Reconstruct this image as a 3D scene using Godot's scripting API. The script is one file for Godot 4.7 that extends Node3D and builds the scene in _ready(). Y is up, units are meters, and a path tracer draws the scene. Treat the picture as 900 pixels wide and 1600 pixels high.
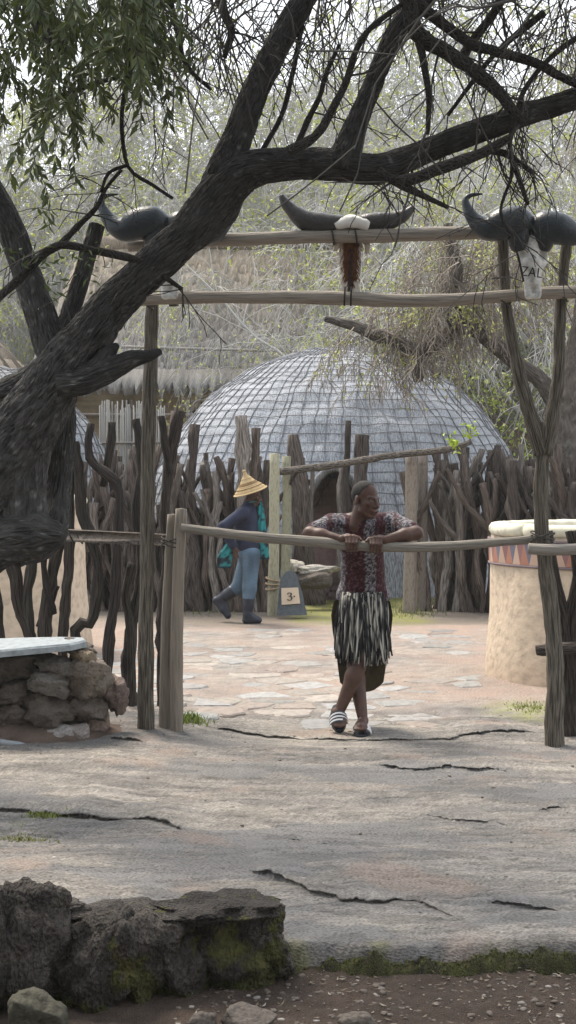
extends Node3D
# A timber gateway into a homestead yard. Units are metres, y is up, the camera looks along -z.

const FOCAL := 2400.0      # focal length in pixels of the 900 x 1600 photograph
const EYE := 1.63          # height of the lens above the yard
const PITCH := -0.0179

var cam_basis := Basis(Vector3.RIGHT, PITCH)
var rng := RandomNumberGenerator.new()
var nz := FastNoiseLite.new()      # general purpose simplex noise, 1 unit features
var nz2 := FastNoiseLite.new()
var M := {}
var used := {}


# a point of the place: the direction of a photo pixel at a distance along the lens axis
func P(px: float, py: float, d: float) -> Vector3:
	return cam_basis * Vector3((px - 450.0) / FOCAL * d, -(py - 800.0) / FOCAL * d, -d) + Vector3(0, EYE, 0)


# where the ray of a pixel meets the level y
func G(px: float, py: float, y := 0.0) -> Vector3:
	var r := cam_basis * Vector3((px - 450.0) / FOCAL, -(py - 800.0) / FOCAL, -1.0)
	return Vector3(0, EYE, 0) + r * ((y - EYE) / r.y)


func n3(p: Vector3, f: float) -> float:
	return nz.get_noise_3d(p.x * f, p.y * f, p.z * f)


func n2(x: float, y: float, f: float) -> float:
	return nz2.get_noise_2d(x * f, y * f)


class MB:
	var v := PackedVector3Array()
	var c := PackedColorArray()
	var t := PackedVector2Array()
	var i := PackedInt32Array()

	func vert(p: Vector3, col := Color.WHITE, uv := Vector2.ZERO) -> int:
		v.append(p)
		c.append(col)
		t.append(uv)
		return v.size() - 1

	# corners run anticlockwise seen from outside
	func tri(a: int, b: int, d: int) -> void:
		i.append(a)
		i.append(d)
		i.append(b)

	func quad(a: int, b: int, d: int, e: int) -> void:
		tri(a, b, d)
		tri(a, d, e)

	func mesh(mat: Material, off := Vector3.ZERO, smooth := true) -> ArrayMesh:
		var vv := v
		if off != Vector3.ZERO:
			vv = Transform3D(Basis(), -off) * v
		var arr := []
		arr.resize(Mesh.ARRAY_MAX)
		if smooth:
			arr[Mesh.ARRAY_VERTEX] = vv
			arr[Mesh.ARRAY_COLOR] = c
			arr[Mesh.ARRAY_TEX_UV] = t
			arr[Mesh.ARRAY_INDEX] = i
			var st := SurfaceTool.new()
			st.create_from_arrays(arr)
			st.generate_normals()
			st.set_material(mat)
			return st.commit()
		var fv := PackedVector3Array()
		var fc := PackedColorArray()
		var ft := PackedVector2Array()
		var fn := PackedVector3Array()
		for k in range(0, i.size(), 3):
			var n := (vv[i[k + 2]] - vv[i[k]]).cross(vv[i[k + 1]] - vv[i[k]]).normalized()
			for q in 3:
				fv.append(vv[i[k + q]])
				fc.append(c[i[k + q]])
				ft.append(t[i[k + q]])
				fn.append(n)
		arr[Mesh.ARRAY_VERTEX] = fv
		arr[Mesh.ARRAY_COLOR] = fc
		arr[Mesh.ARRAY_TEX_UV] = ft
		arr[Mesh.ARRAY_NORMAL] = fn
		var am := ArrayMesh.new()
		am.add_surface_from_arrays(Mesh.PRIMITIVE_TRIANGLES, arr)
		am.surface_set_material(0, mat)
		return am


# ---------------------------------------------------------------- naming
func numbered(called: String) -> String:
	var n: int = used.get(called, 0)
	used[called] = n + 1
	return called if n == 0 else "%s_%03d" % [called, n]


func thing(called: String, label: String, category: String, at := Vector3.ZERO, group := "") -> Node3D:
	var o := Node3D.new()
	o.name = numbered(called)
	add_child(o)
	o.position = at
	o.set_meta("label", label)
	o.set_meta("category", category)
	if group != "":
		o.set_meta("group", group)
	return o


func world_at(o: Node3D) -> Vector3:
	var p := o.position
	var q := o.get_parent()
	while q != self and q is Node3D:
		p += (q as Node3D).position
		q = q.get_parent()
	return p


# geometry is built where it stands; the part is stored relative to its thing
func part(root: Node3D, called: String, mb: MB, mat: Material, smooth := true) -> MeshInstance3D:
	var o := MeshInstance3D.new()
	o.name = called
	o.mesh = mb.mesh(mat, world_at(root), smooth)
	o.cast_shadow = GeometryInstance3D.SHADOW_CASTING_SETTING_ON
	root.add_child(o, true)
	return o


func solo(called: String, mb: MB, mat: Material, label: String, category: String, at: Vector3, group := "", smooth := true) -> MeshInstance3D:
	var o := MeshInstance3D.new()
	o.name = numbered(called)
	o.position = at
	o.mesh = mb.mesh(mat, at, smooth)
	add_child(o)
	o.set_meta("label", label)
	o.set_meta("category", category)
	if group != "":
		o.set_meta("group", group)
	return o


func setting(called: String, mb: MB, mat: Material) -> MeshInstance3D:
	var o := MeshInstance3D.new()
	o.name = numbered(called)
	o.mesh = mb.mesh(mat)
	add_child(o)
	o.set_meta("kind", "structure")
	return o


# ---------------------------------------------------------------- shapes
# way: array of [point, radius]; Catmull-Rom to steps of about `step`
func curve(way: Array, step: float) -> Array:
	var out := []
	for k in way.size() - 1:
		var a: Vector3 = way[max(k - 1, 0)][0]
		var b: Vector3 = way[k][0]
		var c: Vector3 = way[k + 1][0]
		var d: Vector3 = way[min(k + 2, way.size() - 1)][0]
		var n: int = max(1, int(ceil(b.distance_to(c) / step)))
		for s in n:
			var u := float(s) / n
			out.append([b.cubic_interpolate(c, a, d, u), lerpf(way[k][1], way[k + 1][1], u)])
	out.append(way[-1])
	return out


func tube(mb: MB, way: Array, sides: int, col := Color.WHITE, rough := 0.0, freq := 6.0, cap := true, vs := 1.0, us := 1.0) -> void:
	var t0: Vector3 = (way[1][0] - way[0][0]).normalized()
	var e1: Vector3 = t0.cross(Vector3(0.31, 0.2, 0.93)).normalized()
	var run := 0.0
	var last := -1
	for k in way.size():
		var p: Vector3 = way[k][0]
		var dir: Vector3
		if k == 0:
			dir = t0
		elif k == way.size() - 1:
			dir = (p - way[k - 1][0]).normalized()
		else:
			dir = (way[k + 1][0] - way[k - 1][0]).normalized()
		if k > 0:
			run += p.distance_to(way[k - 1][0])
		e1 = (e1 - dir * e1.dot(dir)).normalized()
		var e2 := dir.cross(e1)
		var first := mb.v.size()
		for j in sides + 1:
			var a := TAU * (j % sides) / sides
			var o := e1 * cos(a) + e2 * sin(a)
			var r: float = way[k][1]
			if rough > 0.0:
				r *= 1.0 + rough * (n3(p + o * r, freq) + 0.5 * n3(p + o * r, freq * 2.7))
			mb.vert(p + o * r, col, Vector2(us * j / sides, run * vs))
		if last >= 0:
			for j in sides:
				mb.quad(last + j, last + j + 1, first + j + 1, first + j)
		last = first
		if cap and (k == 0 or k == way.size() - 1):
			var cc := mb.vert(p + dir * way[k][1] * (0.12 if k > 0 else -0.12), col, Vector2(0.5, run * vs))
			for j in sides:
				if k == 0:
					mb.tri(cc, first + j + 1, first + j)
				else:
					mb.tri(cc, first + j, first + j + 1)


# pixel way [[px, py, radius in px], ...] at one distance
func way_px(a: Array, d: float) -> Array:
	var out := []
	for q in a:
		var dd: float = d + (q[3] if q.size() > 3 else 0.0)
		out.append([P(q[0], q[1], dd), q[2] * dd / FOCAL])
	return out


func box(mb: MB, c: Vector3, s: Vector3, b := Basis(), col := Color.WHITE, bev := 0.0) -> void:
	# chamfered box
	var h := s * 0.5
	bev = minf(bev, minf(h.x, minf(h.y, h.z)) * 0.9)
	for ax in 3:
		for sg in [-1.0, 1.0]:
			var u: int = (ax + 1) % 3
			var w: int = (ax + 2) % 3
			var q := []
			for e in [[-1.0, -1.0], [1.0, -1.0], [1.0, 1.0], [-1.0, 1.0]]:
				var p := Vector3.ZERO
				p[ax] = h[ax] * sg
				p[u] = (h[u] - bev) * e[0]
				p[w] = (h[w] - bev) * e[1]
				q.append(mb.vert(c + b * p, col, Vector2(p[u], p[w])))
			if sg > 0:
				mb.quad(q[0], q[1], q[2], q[3])
			else:
				mb.quad(q[3], q[2], q[1], q[0])
	if bev <= 0.0:
		return
	for ax in 3:
		var u: int = (ax + 1) % 3
		var w: int = (ax + 2) % 3
		for su in [-1.0, 1.0]:
			for sw in [-1.0, 1.0]:
				var q := []
				for e in [[-1.0, 0], [1.0, 0], [1.0, 1], [-1.0, 1]]:
					var p := Vector3.ZERO
					p[ax] = (h[ax] - bev) * e[0]
					p[u] = (h[u] - (bev if e[1] == 1 else 0.0)) * su
					p[w] = (h[w] - (0.0 if e[1] == 1 else bev)) * sw
					q.append(mb.vert(c + b * p, col))
				if su * sw > 0:
					mb.quad(q[0], q[1], q[2], q[3])
				else:
					mb.quad(q[3], q[2], q[1], q[0])
	for sx in [-1.0, 1.0]:
		for sy in [-1.0, 1.0]:
			for sz in [-1.0, 1.0]:
				var a := mb.vert(c + b * Vector3(h.x * sx, (h.y - bev) * sy, (h.z - bev) * sz), col)
				var d := mb.vert(c + b * Vector3((h.x - bev) * sx, h.y * sy, (h.z - bev) * sz), col)
				var e := mb.vert(c + b * Vector3((h.x - bev) * sx, (h.y - bev) * sy, h.z * sz), col)
				if sx * sy * sz > 0:
					mb.tri(a, d, e)
				else:
					mb.tri(a, e, d)


# a broken boulder: blocky ball cut by random planes, then roughened
func rock(mb: MB, c: Vector3, s: Vector3, r: RandomNumberGenerator, n := 5, rough := 0.05, b := Basis(), col := Color.WHITE, cuts := 7) -> void:
	var planes := []
	for k in cuts:
		planes.append([Vector3(r.randfn(), r.randfn(), r.randfn()).normalized(), r.randf_range(0.62, 0.9)])
	var so := Vector3(r.randf() * 50, r.randf() * 50, r.randf() * 50)
	for ax in 3:
		for sg in [-1.0, 1.0]:
			var first := mb.v.size()
			for a in n + 1:
				for e in n + 1:
					var p := Vector3.ZERO
					p[ax] = sg
					p[(ax + 1) % 3] = snappedf(-1.0 + 2.0 * a / n, 0.0001)
					p[(ax + 2) % 3] = snappedf(-1.0 + 2.0 * e / n, 0.0001)
					var q := p / pow(pow(absf(p.x), 5) + pow(absf(p.y), 5) + pow(absf(p.z), 5), 0.2)
					q *= 0.75 + 0.25 / maxf(q.length(), 1.0)
					for pl in planes:
						var over: float = q.dot(pl[0]) - pl[1]
						if over > 0.0:
							q -= pl[0] * over * 0.92
					q += q.normalized() * (rough * 2.0 * n3(q + so, 1.6) + rough * n3(q + so, 4.0) + rough * 0.5 * n3(q + so, 10.0))
					mb.vert((c + b * (q * s * 0.5)).snapped(Vector3.ONE * 0.00005), col, Vector2(a, e))
			for a in n:
				for e in n:
					var k := first + a * (n + 1) + e
					if sg > 0:
						mb.quad(k, k + n + 1, k + n + 2, k + 1)
					else:
						mb.quad(k, k + 1, k + n + 2, k + n + 1)


# a thin slab from an outline (x, z), top at y, with a broken bevel
func slab(mb: MB, outline: Array, y: float, thick: float, bev: float, col := Color.WHITE) -> void:
	var cen := Vector2.ZERO
	for q in outline:
		cen += q
	cen /= outline.size()
	var n := outline.size()
	var rings := []
	for lay in [[0.0, -bev], [-bev, 0.0], [-thick, 0.0]]:
		var ids := []
		for q in outline:
			var dir: Vector2 = (q - cen).normalized()
			var p: Vector2 = q + dir * lay[1]
			ids.append(mb.vert(Vector3(p.x, y + lay[0], p.y), col))
		rings.append(ids)
	var cc := mb.vert(Vector3(cen.x, y + 0.001, cen.y), col)
	for k in n:
		var l: int = (k + 1) % n
		mb.tri(cc, rings[0][l], rings[0][k])
		mb.quad(rings[1][k], rings[0][k], rings[0][l], rings[1][l])
		mb.quad(rings[2][k], rings[1][k], rings[1][l], rings[2][l])


# ---------------------------------------------------------------- bodies: smooth distance fields meshed as surface nets
# prim: ["c", a, b, ra, rb] tapered capsule, ["e", centre, radii, basis] ellipsoid, ["-", centre, radii] hollow
func nets(mb: MB, prims: Array, cell: float, k: float, colfn: Callable, xf := Transform3D(), clip = null) -> void:
	var lo := Vector3.ONE * 1e9
	var hi := -lo
	for q in prims:
		if q[0] == "c":
			var m: float = maxf(q[3], q[4])
			lo = lo.min((q[1] as Vector3).min(q[2]) - Vector3.ONE * m)
			hi = hi.max((q[1] as Vector3).max(q[2]) + Vector3.ONE * m)
		elif q[0] == "e":
			var rr: Vector3 = q[2]
			var m := maxf(rr.x, maxf(rr.y, rr.z))
			lo = lo.min(q[1] - Vector3.ONE * m)
			hi = hi.max(q[1] + Vector3.ONE * m)
	lo -= Vector3.ONE * cell * 3.0
	hi += Vector3.ONE * cell * 3.0
	var nx := int((hi.x - lo.x) / cell) + 2
	var ny := int((hi.y - lo.y) / cell) + 2
	var nq := int((hi.z - lo.z) / cell) + 2
	var D := PackedFloat32Array()
	D.resize(nx * ny * nq)
	D.fill(1.0)
	var mar := k + cell * 2.5
	for q in prims:
		var a: Vector3
		var bb: Vector3
		var is_c: bool = q[0] == "c"
		if is_c:
			var m: float = maxf(q[3], q[4])
			a = (q[1] as Vector3).min(q[2]) - Vector3.ONE * (m + mar)
			bb = (q[1] as Vector3).max(q[2]) + Vector3.ONE * (m + mar)
		else:
			var rr: Vector3 = q[2]
			var m := maxf(rr.x, maxf(rr.y, rr.z))
			a = q[1] - Vector3.ONE * (m + mar)
			bb = q[1] + Vector3.ONE * (m + mar)
		var i0: int = clampi(int((a.x - lo.x) / cell), 0, nx - 1)
		var i1: int = clampi(int((bb.x - lo.x) / cell) + 1, 0, nx - 1)
		var j0: int = clampi(int((a.y - lo.y) / cell), 0, ny - 1)
		var j1: int = clampi(int((bb.y - lo.y) / cell) + 1, 0, ny - 1)
		var k0: int = clampi(int((a.z - lo.z) / cell), 0, nq - 1)
		var k1: int = clampi(int((bb.z - lo.z) / cell) + 1, 0, nq - 1)
		var pa: Vector3 = q[1]
		var ab := Vector3.ZERO
		var inv := 0.0
		var ra := 0.0
		var rb := 0.0
		var rad := Vector3.ONE
		var bas := Basis()
		if is_c:
			ab = q[2] - pa
			inv = 1.0 / maxf(ab.length_squared(), 1e-9)
			ra = q[3]
			rb = q[4]
		else:
			rad = q[2]
			if q.size() > 3:
				bas = (q[3] as Basis).inverse()
		var minus: bool = q[0] == "-"
		for z in range(k0, k1 + 1):
			for y in range(j0, j1 + 1):
				var at := (z * ny + y) * nx
				for x in range(i0, i1 + 1):
					var p := lo + Vector3(x, y, z) * cell - pa
					var d: float
					if is_c:
						var h := clampf(p.dot(ab) * inv, 0.0, 1.0)
						d = (p - ab * h).length() - lerpf(ra, rb, h)
					else:
						p = bas * p
						var u := p / rad
						var l0 := u.length()
						var l1 := (u / rad).length()
						d = l0 * (l0 - 1.0) / maxf(l1, 1e-6)
					var o := D[at + x]
					if minus:
						d = -d
						var hm := clampf(0.5 + 0.5 * (d - o) / k, 0.0, 1.0)
						D[at + x] = lerpf(o, d, hm) + k * hm * (1.0 - hm)
					else:
						var hp := clampf(0.5 + 0.5 * (o - d) / k, 0.0, 1.0)
						D[at + x] = lerpf(o, d, hp) - k * hp * (1.0 - hp)
	if clip != null:
		for z in nq:
			for y in ny:
				for x in nx:
					var at := (z * ny + y) * nx + x
					if D[at] < cell * 3.0:
						D[at] = maxf(D[at], clip.call(lo + Vector3(x, y, z) * cell))
	var idx := {}
	var sy := nx
	var sz := nx * ny
	var offs := [0, 1, sy, sy + 1, sz, sz + 1, sz + sy, sz + sy + 1]
	var far := cell * 1.8
	for z in nq - 1:
		for y in ny - 1:
			var row := (z * ny + y) * nx
			for x in nx - 1:
				var at := row + x
				if absf(D[at]) > far:
					continue
				var sum := Vector3.ZERO
				var cnt := 0
				for e in 12:
					var ca: int
					var cb: int
					if e < 4:
						ca = e * 2
						cb = ca + 1
					elif e < 8:
						ca = (e - 4) % 2 + ((e - 4) / 2) * 4
						cb = ca + 2
					else:
						ca = e - 8
						cb = ca + 4
					var da := D[at + offs[ca]]
					var db := D[at + offs[cb]]
					if (da < 0.0) != (db < 0.0):
						var u := da / (da - db)
						var qa := Vector3(ca & 1, (ca >> 1) & 1, ca >> 2)
						var qb := Vector3(cb & 1, (cb >> 1) & 1, cb >> 2)
						sum += qa.lerp(qb, u)
						cnt += 1
				if cnt > 0:
					var p := lo + (Vector3(x, y, z) + sum / cnt) * cell
					idx[at] = mb.vert(xf * p, colfn.call(p))
	for at in idx:
		var da := D[at]
		if (da < 0.0) != (D[at + 1] < 0.0):
			_net_quad(mb, idx, at, sy, sz, da < 0.0)
		if (da < 0.0) != (D[at + sy] < 0.0):
			_net_quad(mb, idx, at, sz, 1, da < 0.0)
		if (da < 0.0) != (D[at + sz] < 0.0):
			_net_quad(mb, idx, at, 1, sy, da < 0.0)


func _net_quad(mb: MB, idx: Dictionary, at: int, s1: int, s2: int, out: bool) -> void:
	var a = idx.get(at)
	var b = idx.get(at - s1)
	var c = idx.get(at - s1 - s2)
	var d = idx.get(at - s2)
	if a == null or b == null or c == null or d == null:
		return
	if out:
		mb.quad(a, b, c, d)
	else:
		mb.quad(d, c, b, a)


# ---------------------------------------------------------------- textures and materials
func noise_image(size: int, freq: float, sd: int, kind := FastNoiseLite.TYPE_SIMPLEX_SMOOTH, fractal := FastNoiseLite.FRACTAL_FBM, oct := 5) -> Image:
	var f := FastNoiseLite.new()
	f.seed = sd
	f.frequency = freq
	f.noise_type = kind
	f.fractal_type = fractal
	f.fractal_octaves = oct
	if kind == FastNoiseLite.TYPE_CELLULAR:
		f.cellular_return_type = FastNoiseLite.RETURN_DISTANCE2_SUB
	return f.get_seamless_image(size, size)


# grey noise to a ramp of (position, colour) stops; albedo textures are sRGB
func ramp_tex(im: Image, stops: Array) -> ImageTexture:
	var lut := PackedByteArray()
	lut.resize(768)
	for k in 256:
		var u := k / 255.0
		var a = stops[0]
		var b = stops[-1]
		for s in stops.size() - 1:
			if u >= stops[s][0] and u <= stops[s + 1][0]:
				a = stops[s]
				b = stops[s + 1]
		var c: Color = (a[1] as Color).lerp(b[1], clampf((u - a[0]) / maxf(b[0] - a[0], 0.001), 0, 1)).linear_to_srgb()
		lut[k * 3] = int(clampf(c.r, 0, 1) * 255)
		lut[k * 3 + 1] = int(clampf(c.g, 0, 1) * 255)
		lut[k * 3 + 2] = int(clampf(c.b, 0, 1) * 255)
	im = im.duplicate()
	im.convert(Image.FORMAT_L8)
	var src := im.get_data()
	var out := PackedByteArray()
	out.resize(src.size() * 3)
	for k in src.size():
		var s: int = src[k] * 3
		out[k * 3] = lut[s]
		out[k * 3 + 1] = lut[s + 1]
		out[k * 3 + 2] = lut[s + 2]
	return ImageTexture.create_from_image(Image.create_from_data(im.get_width(), im.get_height(), false, Image.FORMAT_RGB8, out))


func mat(tex: Texture2D, height: Texture2D, relief: float, rough: float, scale := Vector3.ONE, tri := true, tint := Color.WHITE) -> StandardMaterial3D:
	var m := StandardMaterial3D.new()
	m.albedo_color = tint.linear_to_srgb()
	m.albedo_texture = tex
	m.vertex_color_use_as_albedo = true
	m.roughness = rough
	m.metallic_specular = 0.4
	m.uv1_scale = scale
	m.uv1_triplanar = tri
	m.uv1_world_triplanar = tri
	if height:
		m.heightmap_enabled = true
		m.heightmap_texture = height
		m.heightmap_scale = relief
	return m


func flat_mat(col: Color, rough: float) -> StandardMaterial3D:
	var m := StandardMaterial3D.new()
	m.albedo_color = col.linear_to_srgb()
	m.roughness = rough
	m.vertex_color_use_as_albedo = true
	m.metallic_specular = 0.4
	return m


func grey(x: float) -> Color:
	return Color(x, x, x)


func make_materials() -> void:
	var fine := noise_image(512, 0.02, 3)
	var grain := noise_image(512, 0.06, 8)
	var ridge := noise_image(512, 0.018, 5, FastNoiseLite.TYPE_SIMPLEX_SMOOTH, FastNoiseLite.FRACTAL_RIDGED, 5)
	var cell := noise_image(512, 0.05, 9, FastNoiseLite.TYPE_CELLULAR, FastNoiseLite.FRACTAL_FBM, 3)
	var hfine := ImageTexture.create_from_image(fine)
	var hgrain := ImageTexture.create_from_image(grain)
	var hridge := ImageTexture.create_from_image(ridge)
	var soft := ramp_tex(fine, [[0.0, grey(0.5)], [0.5, grey(0.85)], [1.0, grey(1.0)]])
	var speck := ramp_tex(grain, [[0.0, grey(0.35)], [0.4, grey(0.8)], [0.65, grey(1.0)], [1.0, grey(1.0)]])
	var streak := ramp_tex(grain, [[0.0, grey(0.2)], [0.35, grey(0.55)], [0.6, grey(1.0)], [1.0, grey(1.0)]])
	var barkc := ramp_tex(ridge, [[0.0, Color(0.12, 0.11, 0.10)], [0.4, Color(0.35, 0.33, 0.31)], [0.6, Color(0.8, 0.77, 0.74)], [0.8, Color(1, 0.98, 0.95)], [1.0, Color(1, 0.98, 0.95)]])
	var strata := ramp_tex(grain, [[0.0, grey(0.35)], [0.35, grey(0.62)], [0.5, grey(0.85)], [0.7, grey(1.0)], [1.0, grey(1.0)]])
	# layered rock of the path: grain drawn out sideways
	M.rock = mat(strata, hgrain, 0.9, 0.85, Vector3(1.7, 3.0, 2.9))
	M.yard = mat(speck, hgrain, 1.0, 0.8, Vector3(1.3, 1.6, 1.9))
	M.soil = mat(strata, hgrain, 1.2, 0.95, Vector3(4.2, 4.2, 4.2))
	M.stone = mat(speck, hfine, 2.0, 0.85, Vector3(1.7, 1.7, 1.7))
	M.wallrock = mat(streak, hgrain, 3.0, 0.9, Vector3(2.0, 1.3, 2.0))
	M.slate = mat(soft, hgrain, 0.3, 0.42, Vector3(1.6, 1.6, 1.6))
	M.flag = mat(soft, hgrain, 0.5, 0.40, Vector3(1.2, 1.2, 1.2))
	M.bark = mat(ramp_tex(ridge, [[0.0, grey(0.4)], [0.5, grey(0.75)], [1.0, grey(1.0)]]), hridge, 3.0, 0.9, Vector3(1, 1, 1), false)
	M.log = mat(barkc, hridge, 2.0, 0.9, Vector3(1, 1, 1), false)
	M.pole = mat(ramp_tex(ridge, [[0.0, grey(0.45)], [0.5, grey(0.85)], [1.0, grey(1.0)]]), hridge, 0.6, 0.75, Vector3(1, 1, 1), false)
	M.twig = flat_mat(Color.WHITE, 0.85)
	M.thatch = mat(streak, hgrain, 2.5, 0.9, Vector3(2.4, 0.16, 2.4))
	M.dome = mat(streak, hgrain, 2.0, 0.8, Vector3(1.5, 0.25, 1.5))
	M.plaster = mat(soft, hfine, 0.6, 0.85, Vector3(0.9, 0.9, 0.9))
	M.cloth = flat_mat(Color.WHITE, 0.9)
	M.cloth.heightmap_enabled = false
	M.hide = mat(soft, hgrain, 0.6, 0.8, Vector3(3, 1.2, 3))
	M.fur = flat_mat(Color.WHITE, 0.85)
	M.skin = flat_mat(Color.WHITE, 0.52)
	M.horn = mat(soft, hridge, 0.25, 0.36, Vector3(3, 5, 3))
	M.bone = mat(soft, hgrain, 0.3, 0.7, Vector3(4, 4, 4))
	M.rubber = flat_mat(Color.WHITE, 0.4)
	M.straw = mat(streak, hgrain, 0.5, 0.8, Vector3(9, 9, 9))
	M.denim = mat(soft, hgrain, 0.4, 0.9, Vector3(5, 5, 5))
	M.leaf = flat_mat(Color.WHITE, 0.5)
	M.leaf.backlight_enabled = true
	M.leaf.backlight = Color(0.55, 0.6, 0.3)
	M.grass = flat_mat(Color.WHITE, 0.7)
	M.grass.backlight_enabled = true
	M.grass.backlight = Color(0.4, 0.45, 0.2)
	M.moss = mat(speck, hgrain, 2.5, 0.95, Vector3(5, 5, 5))
	M.paint = flat_mat(Color.WHITE, 0.7)
	M.pipe = flat_mat(Color(0.3, 0.32, 0.34), 0.5)


func _ready() -> void:
	rng.seed = 20240
	nz.seed = 11
	nz.frequency = 1.0
	nz.noise_type = FastNoiseLite.TYPE_SIMPLEX_SMOOTH
	nz.fractal_type = FastNoiseLite.FRACTAL_NONE
	nz2.seed = 77
	nz2.frequency = 1.0
	nz2.noise_type = FastNoiseLite.TYPE_SIMPLEX_SMOOTH
	nz2.fractal_octaves = 3
	# camera
	var cam := Camera3D.new()
	cam.name = "camera"
	cam.fov = rad_to_deg(2.0 * atan(800.0 / FOCAL))
	cam.position = Vector3(0, EYE, 0)
	cam.basis = cam_basis
	cam.near = 0.1
	cam.far = 500.0
	add_child(cam)
	cam.current = true
	# bright hazy sky
	var env := Environment.new()
	env.background_mode = Environment.BG_SKY
	var sky := Sky.new()
	var sm := ProceduralSkyMaterial.new()
	sm.sky_top_color = Color(0.86, 0.89, 0.93)
	sm.sky_horizon_color = Color(0.95, 0.955, 0.955)
	sm.sky_curve = 0.2
	sm.ground_horizon_color = Color(0.55, 0.53, 0.5)
	sm.ground_bottom_color = Color(0.3, 0.28, 0.26)
	sm.sun_angle_max = 2.0
	sky.sky_material = sm
	env.sky = sky
	env.background_energy_multiplier = 1.0
	env.tonemap_mode = Environment.TONE_MAPPER_LINEAR
	env.tonemap_exposure = 2.25
	env.fog_enabled = true
	env.fog_density = 0.0008
	env.fog_light_color = Color(0.93, 0.94, 0.93)
	env.sdfgi_enabled = true
	env.ssao_enabled = true
	env.ssil_enabled = true
	var we := WorldEnvironment.new()
	we.name = "environment"
	we.environment = env
	add_child(we)
	# a veiled sun behind the yard
	var sun := DirectionalLight3D.new()
	sun.name = "sun"
	sun.light_energy = 0.9
	sun.light_angular_distance = 20.0
	sun.light_color = Color(1.0, 0.96, 0.9)
	sun.shadow_enabled = true
	add_child(sun)
	sun.look_at_from_position(Vector3(-5, 14, -7), Vector3.ZERO)
	make_materials()
	build_ground()
	build_far_buildings()
	build_dome_huts()
	build_kraal_fence()
	build_round_walls()
	build_gateway()
	build_stick_fence()
	build_bench()
	build_outcrop()
	build_main_tree()
	build_far_trees()
	build_shade_trees()
	build_skulls()
	build_man()
	build_walker()
	build_small_things()


# ---------------------------------------------------------------- ground
# broken layer edges of the rock sheet, as photo pixels turned into ground points: far side stands proud
var ledges := []


func add_ledge(pts: Array, step: float, back: float) -> void:
	var line := []
	for q in pts:
		var g := G(q[0], q[1])
		line.append(Vector2(g.x, -g.z))
	ledges.append([line, step, back])


func ledge_at(a: Vector2, b: Vector2, x: float) -> float:
	return lerpf(a.y, b.y, (x - a.x) / maxf(b.x - a.x, 0.001)) + 0.04 * n2(x, 1.0, 4.0) + 0.026 * n2(x, 4.0, 13.0) + 0.011 * n2(x, 7.0, 45.0)


# the layer that juts out over the hollow behind each broken edge
func add_lips(mb: MB) -> void:
	for l in ledges:
		var line: Array = l[0]
		var last := -1
		var x: float = line[0].x
		while x < line[-1].x:
			var k := 0
			while k < line.size() - 2 and x > line[k + 1].x:
				k += 1
			var e := ledge_at(line[k], line[k + 1], x)
			var ends := smoothstep(line[0].x, line[0].x + 0.12, x) * (1.0 - smoothstep(line[-1].x - 0.18, line[-1].x, x))
			var f := mb.v.size()
			var back := e + 0.075
			var top := path_h(x, back)
			var thin: float = minf(0.010, l[1] * 0.4)
			var g := 0.02 * (1.0 - ends)
			var up := 0.0025 * n2(x, e, 22.0)
			for q in [[0.14, -0.004], [0.085, 0.001], [0.03, up], [0.006, up - 0.001], [0.0, up - 0.004], [0.002, -thin], [clampf(l[1] * 1.5, 0.012, 0.045) + 0.01, -thin - 0.004]]:
				var d: float = e + q[0] + g
				mb.vert(Vector3(x, (path_h(x, d) if q[0] > 0.07 else top) + q[1], -d), path_col(x, d), Vector2(x, d))
			if last >= 0 and ends > 0.02:
				for q in 6:
					mb.quad(last + q + 1, f + q + 1, f + q, last + q)
			last = f
			x += 0.009


func near_edge(x: float) -> float:
	return 5.42 + 0.035 * n2(x, 3.0, 2.2) + 0.015 * n2(x, 9.0, 9.0)


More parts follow.
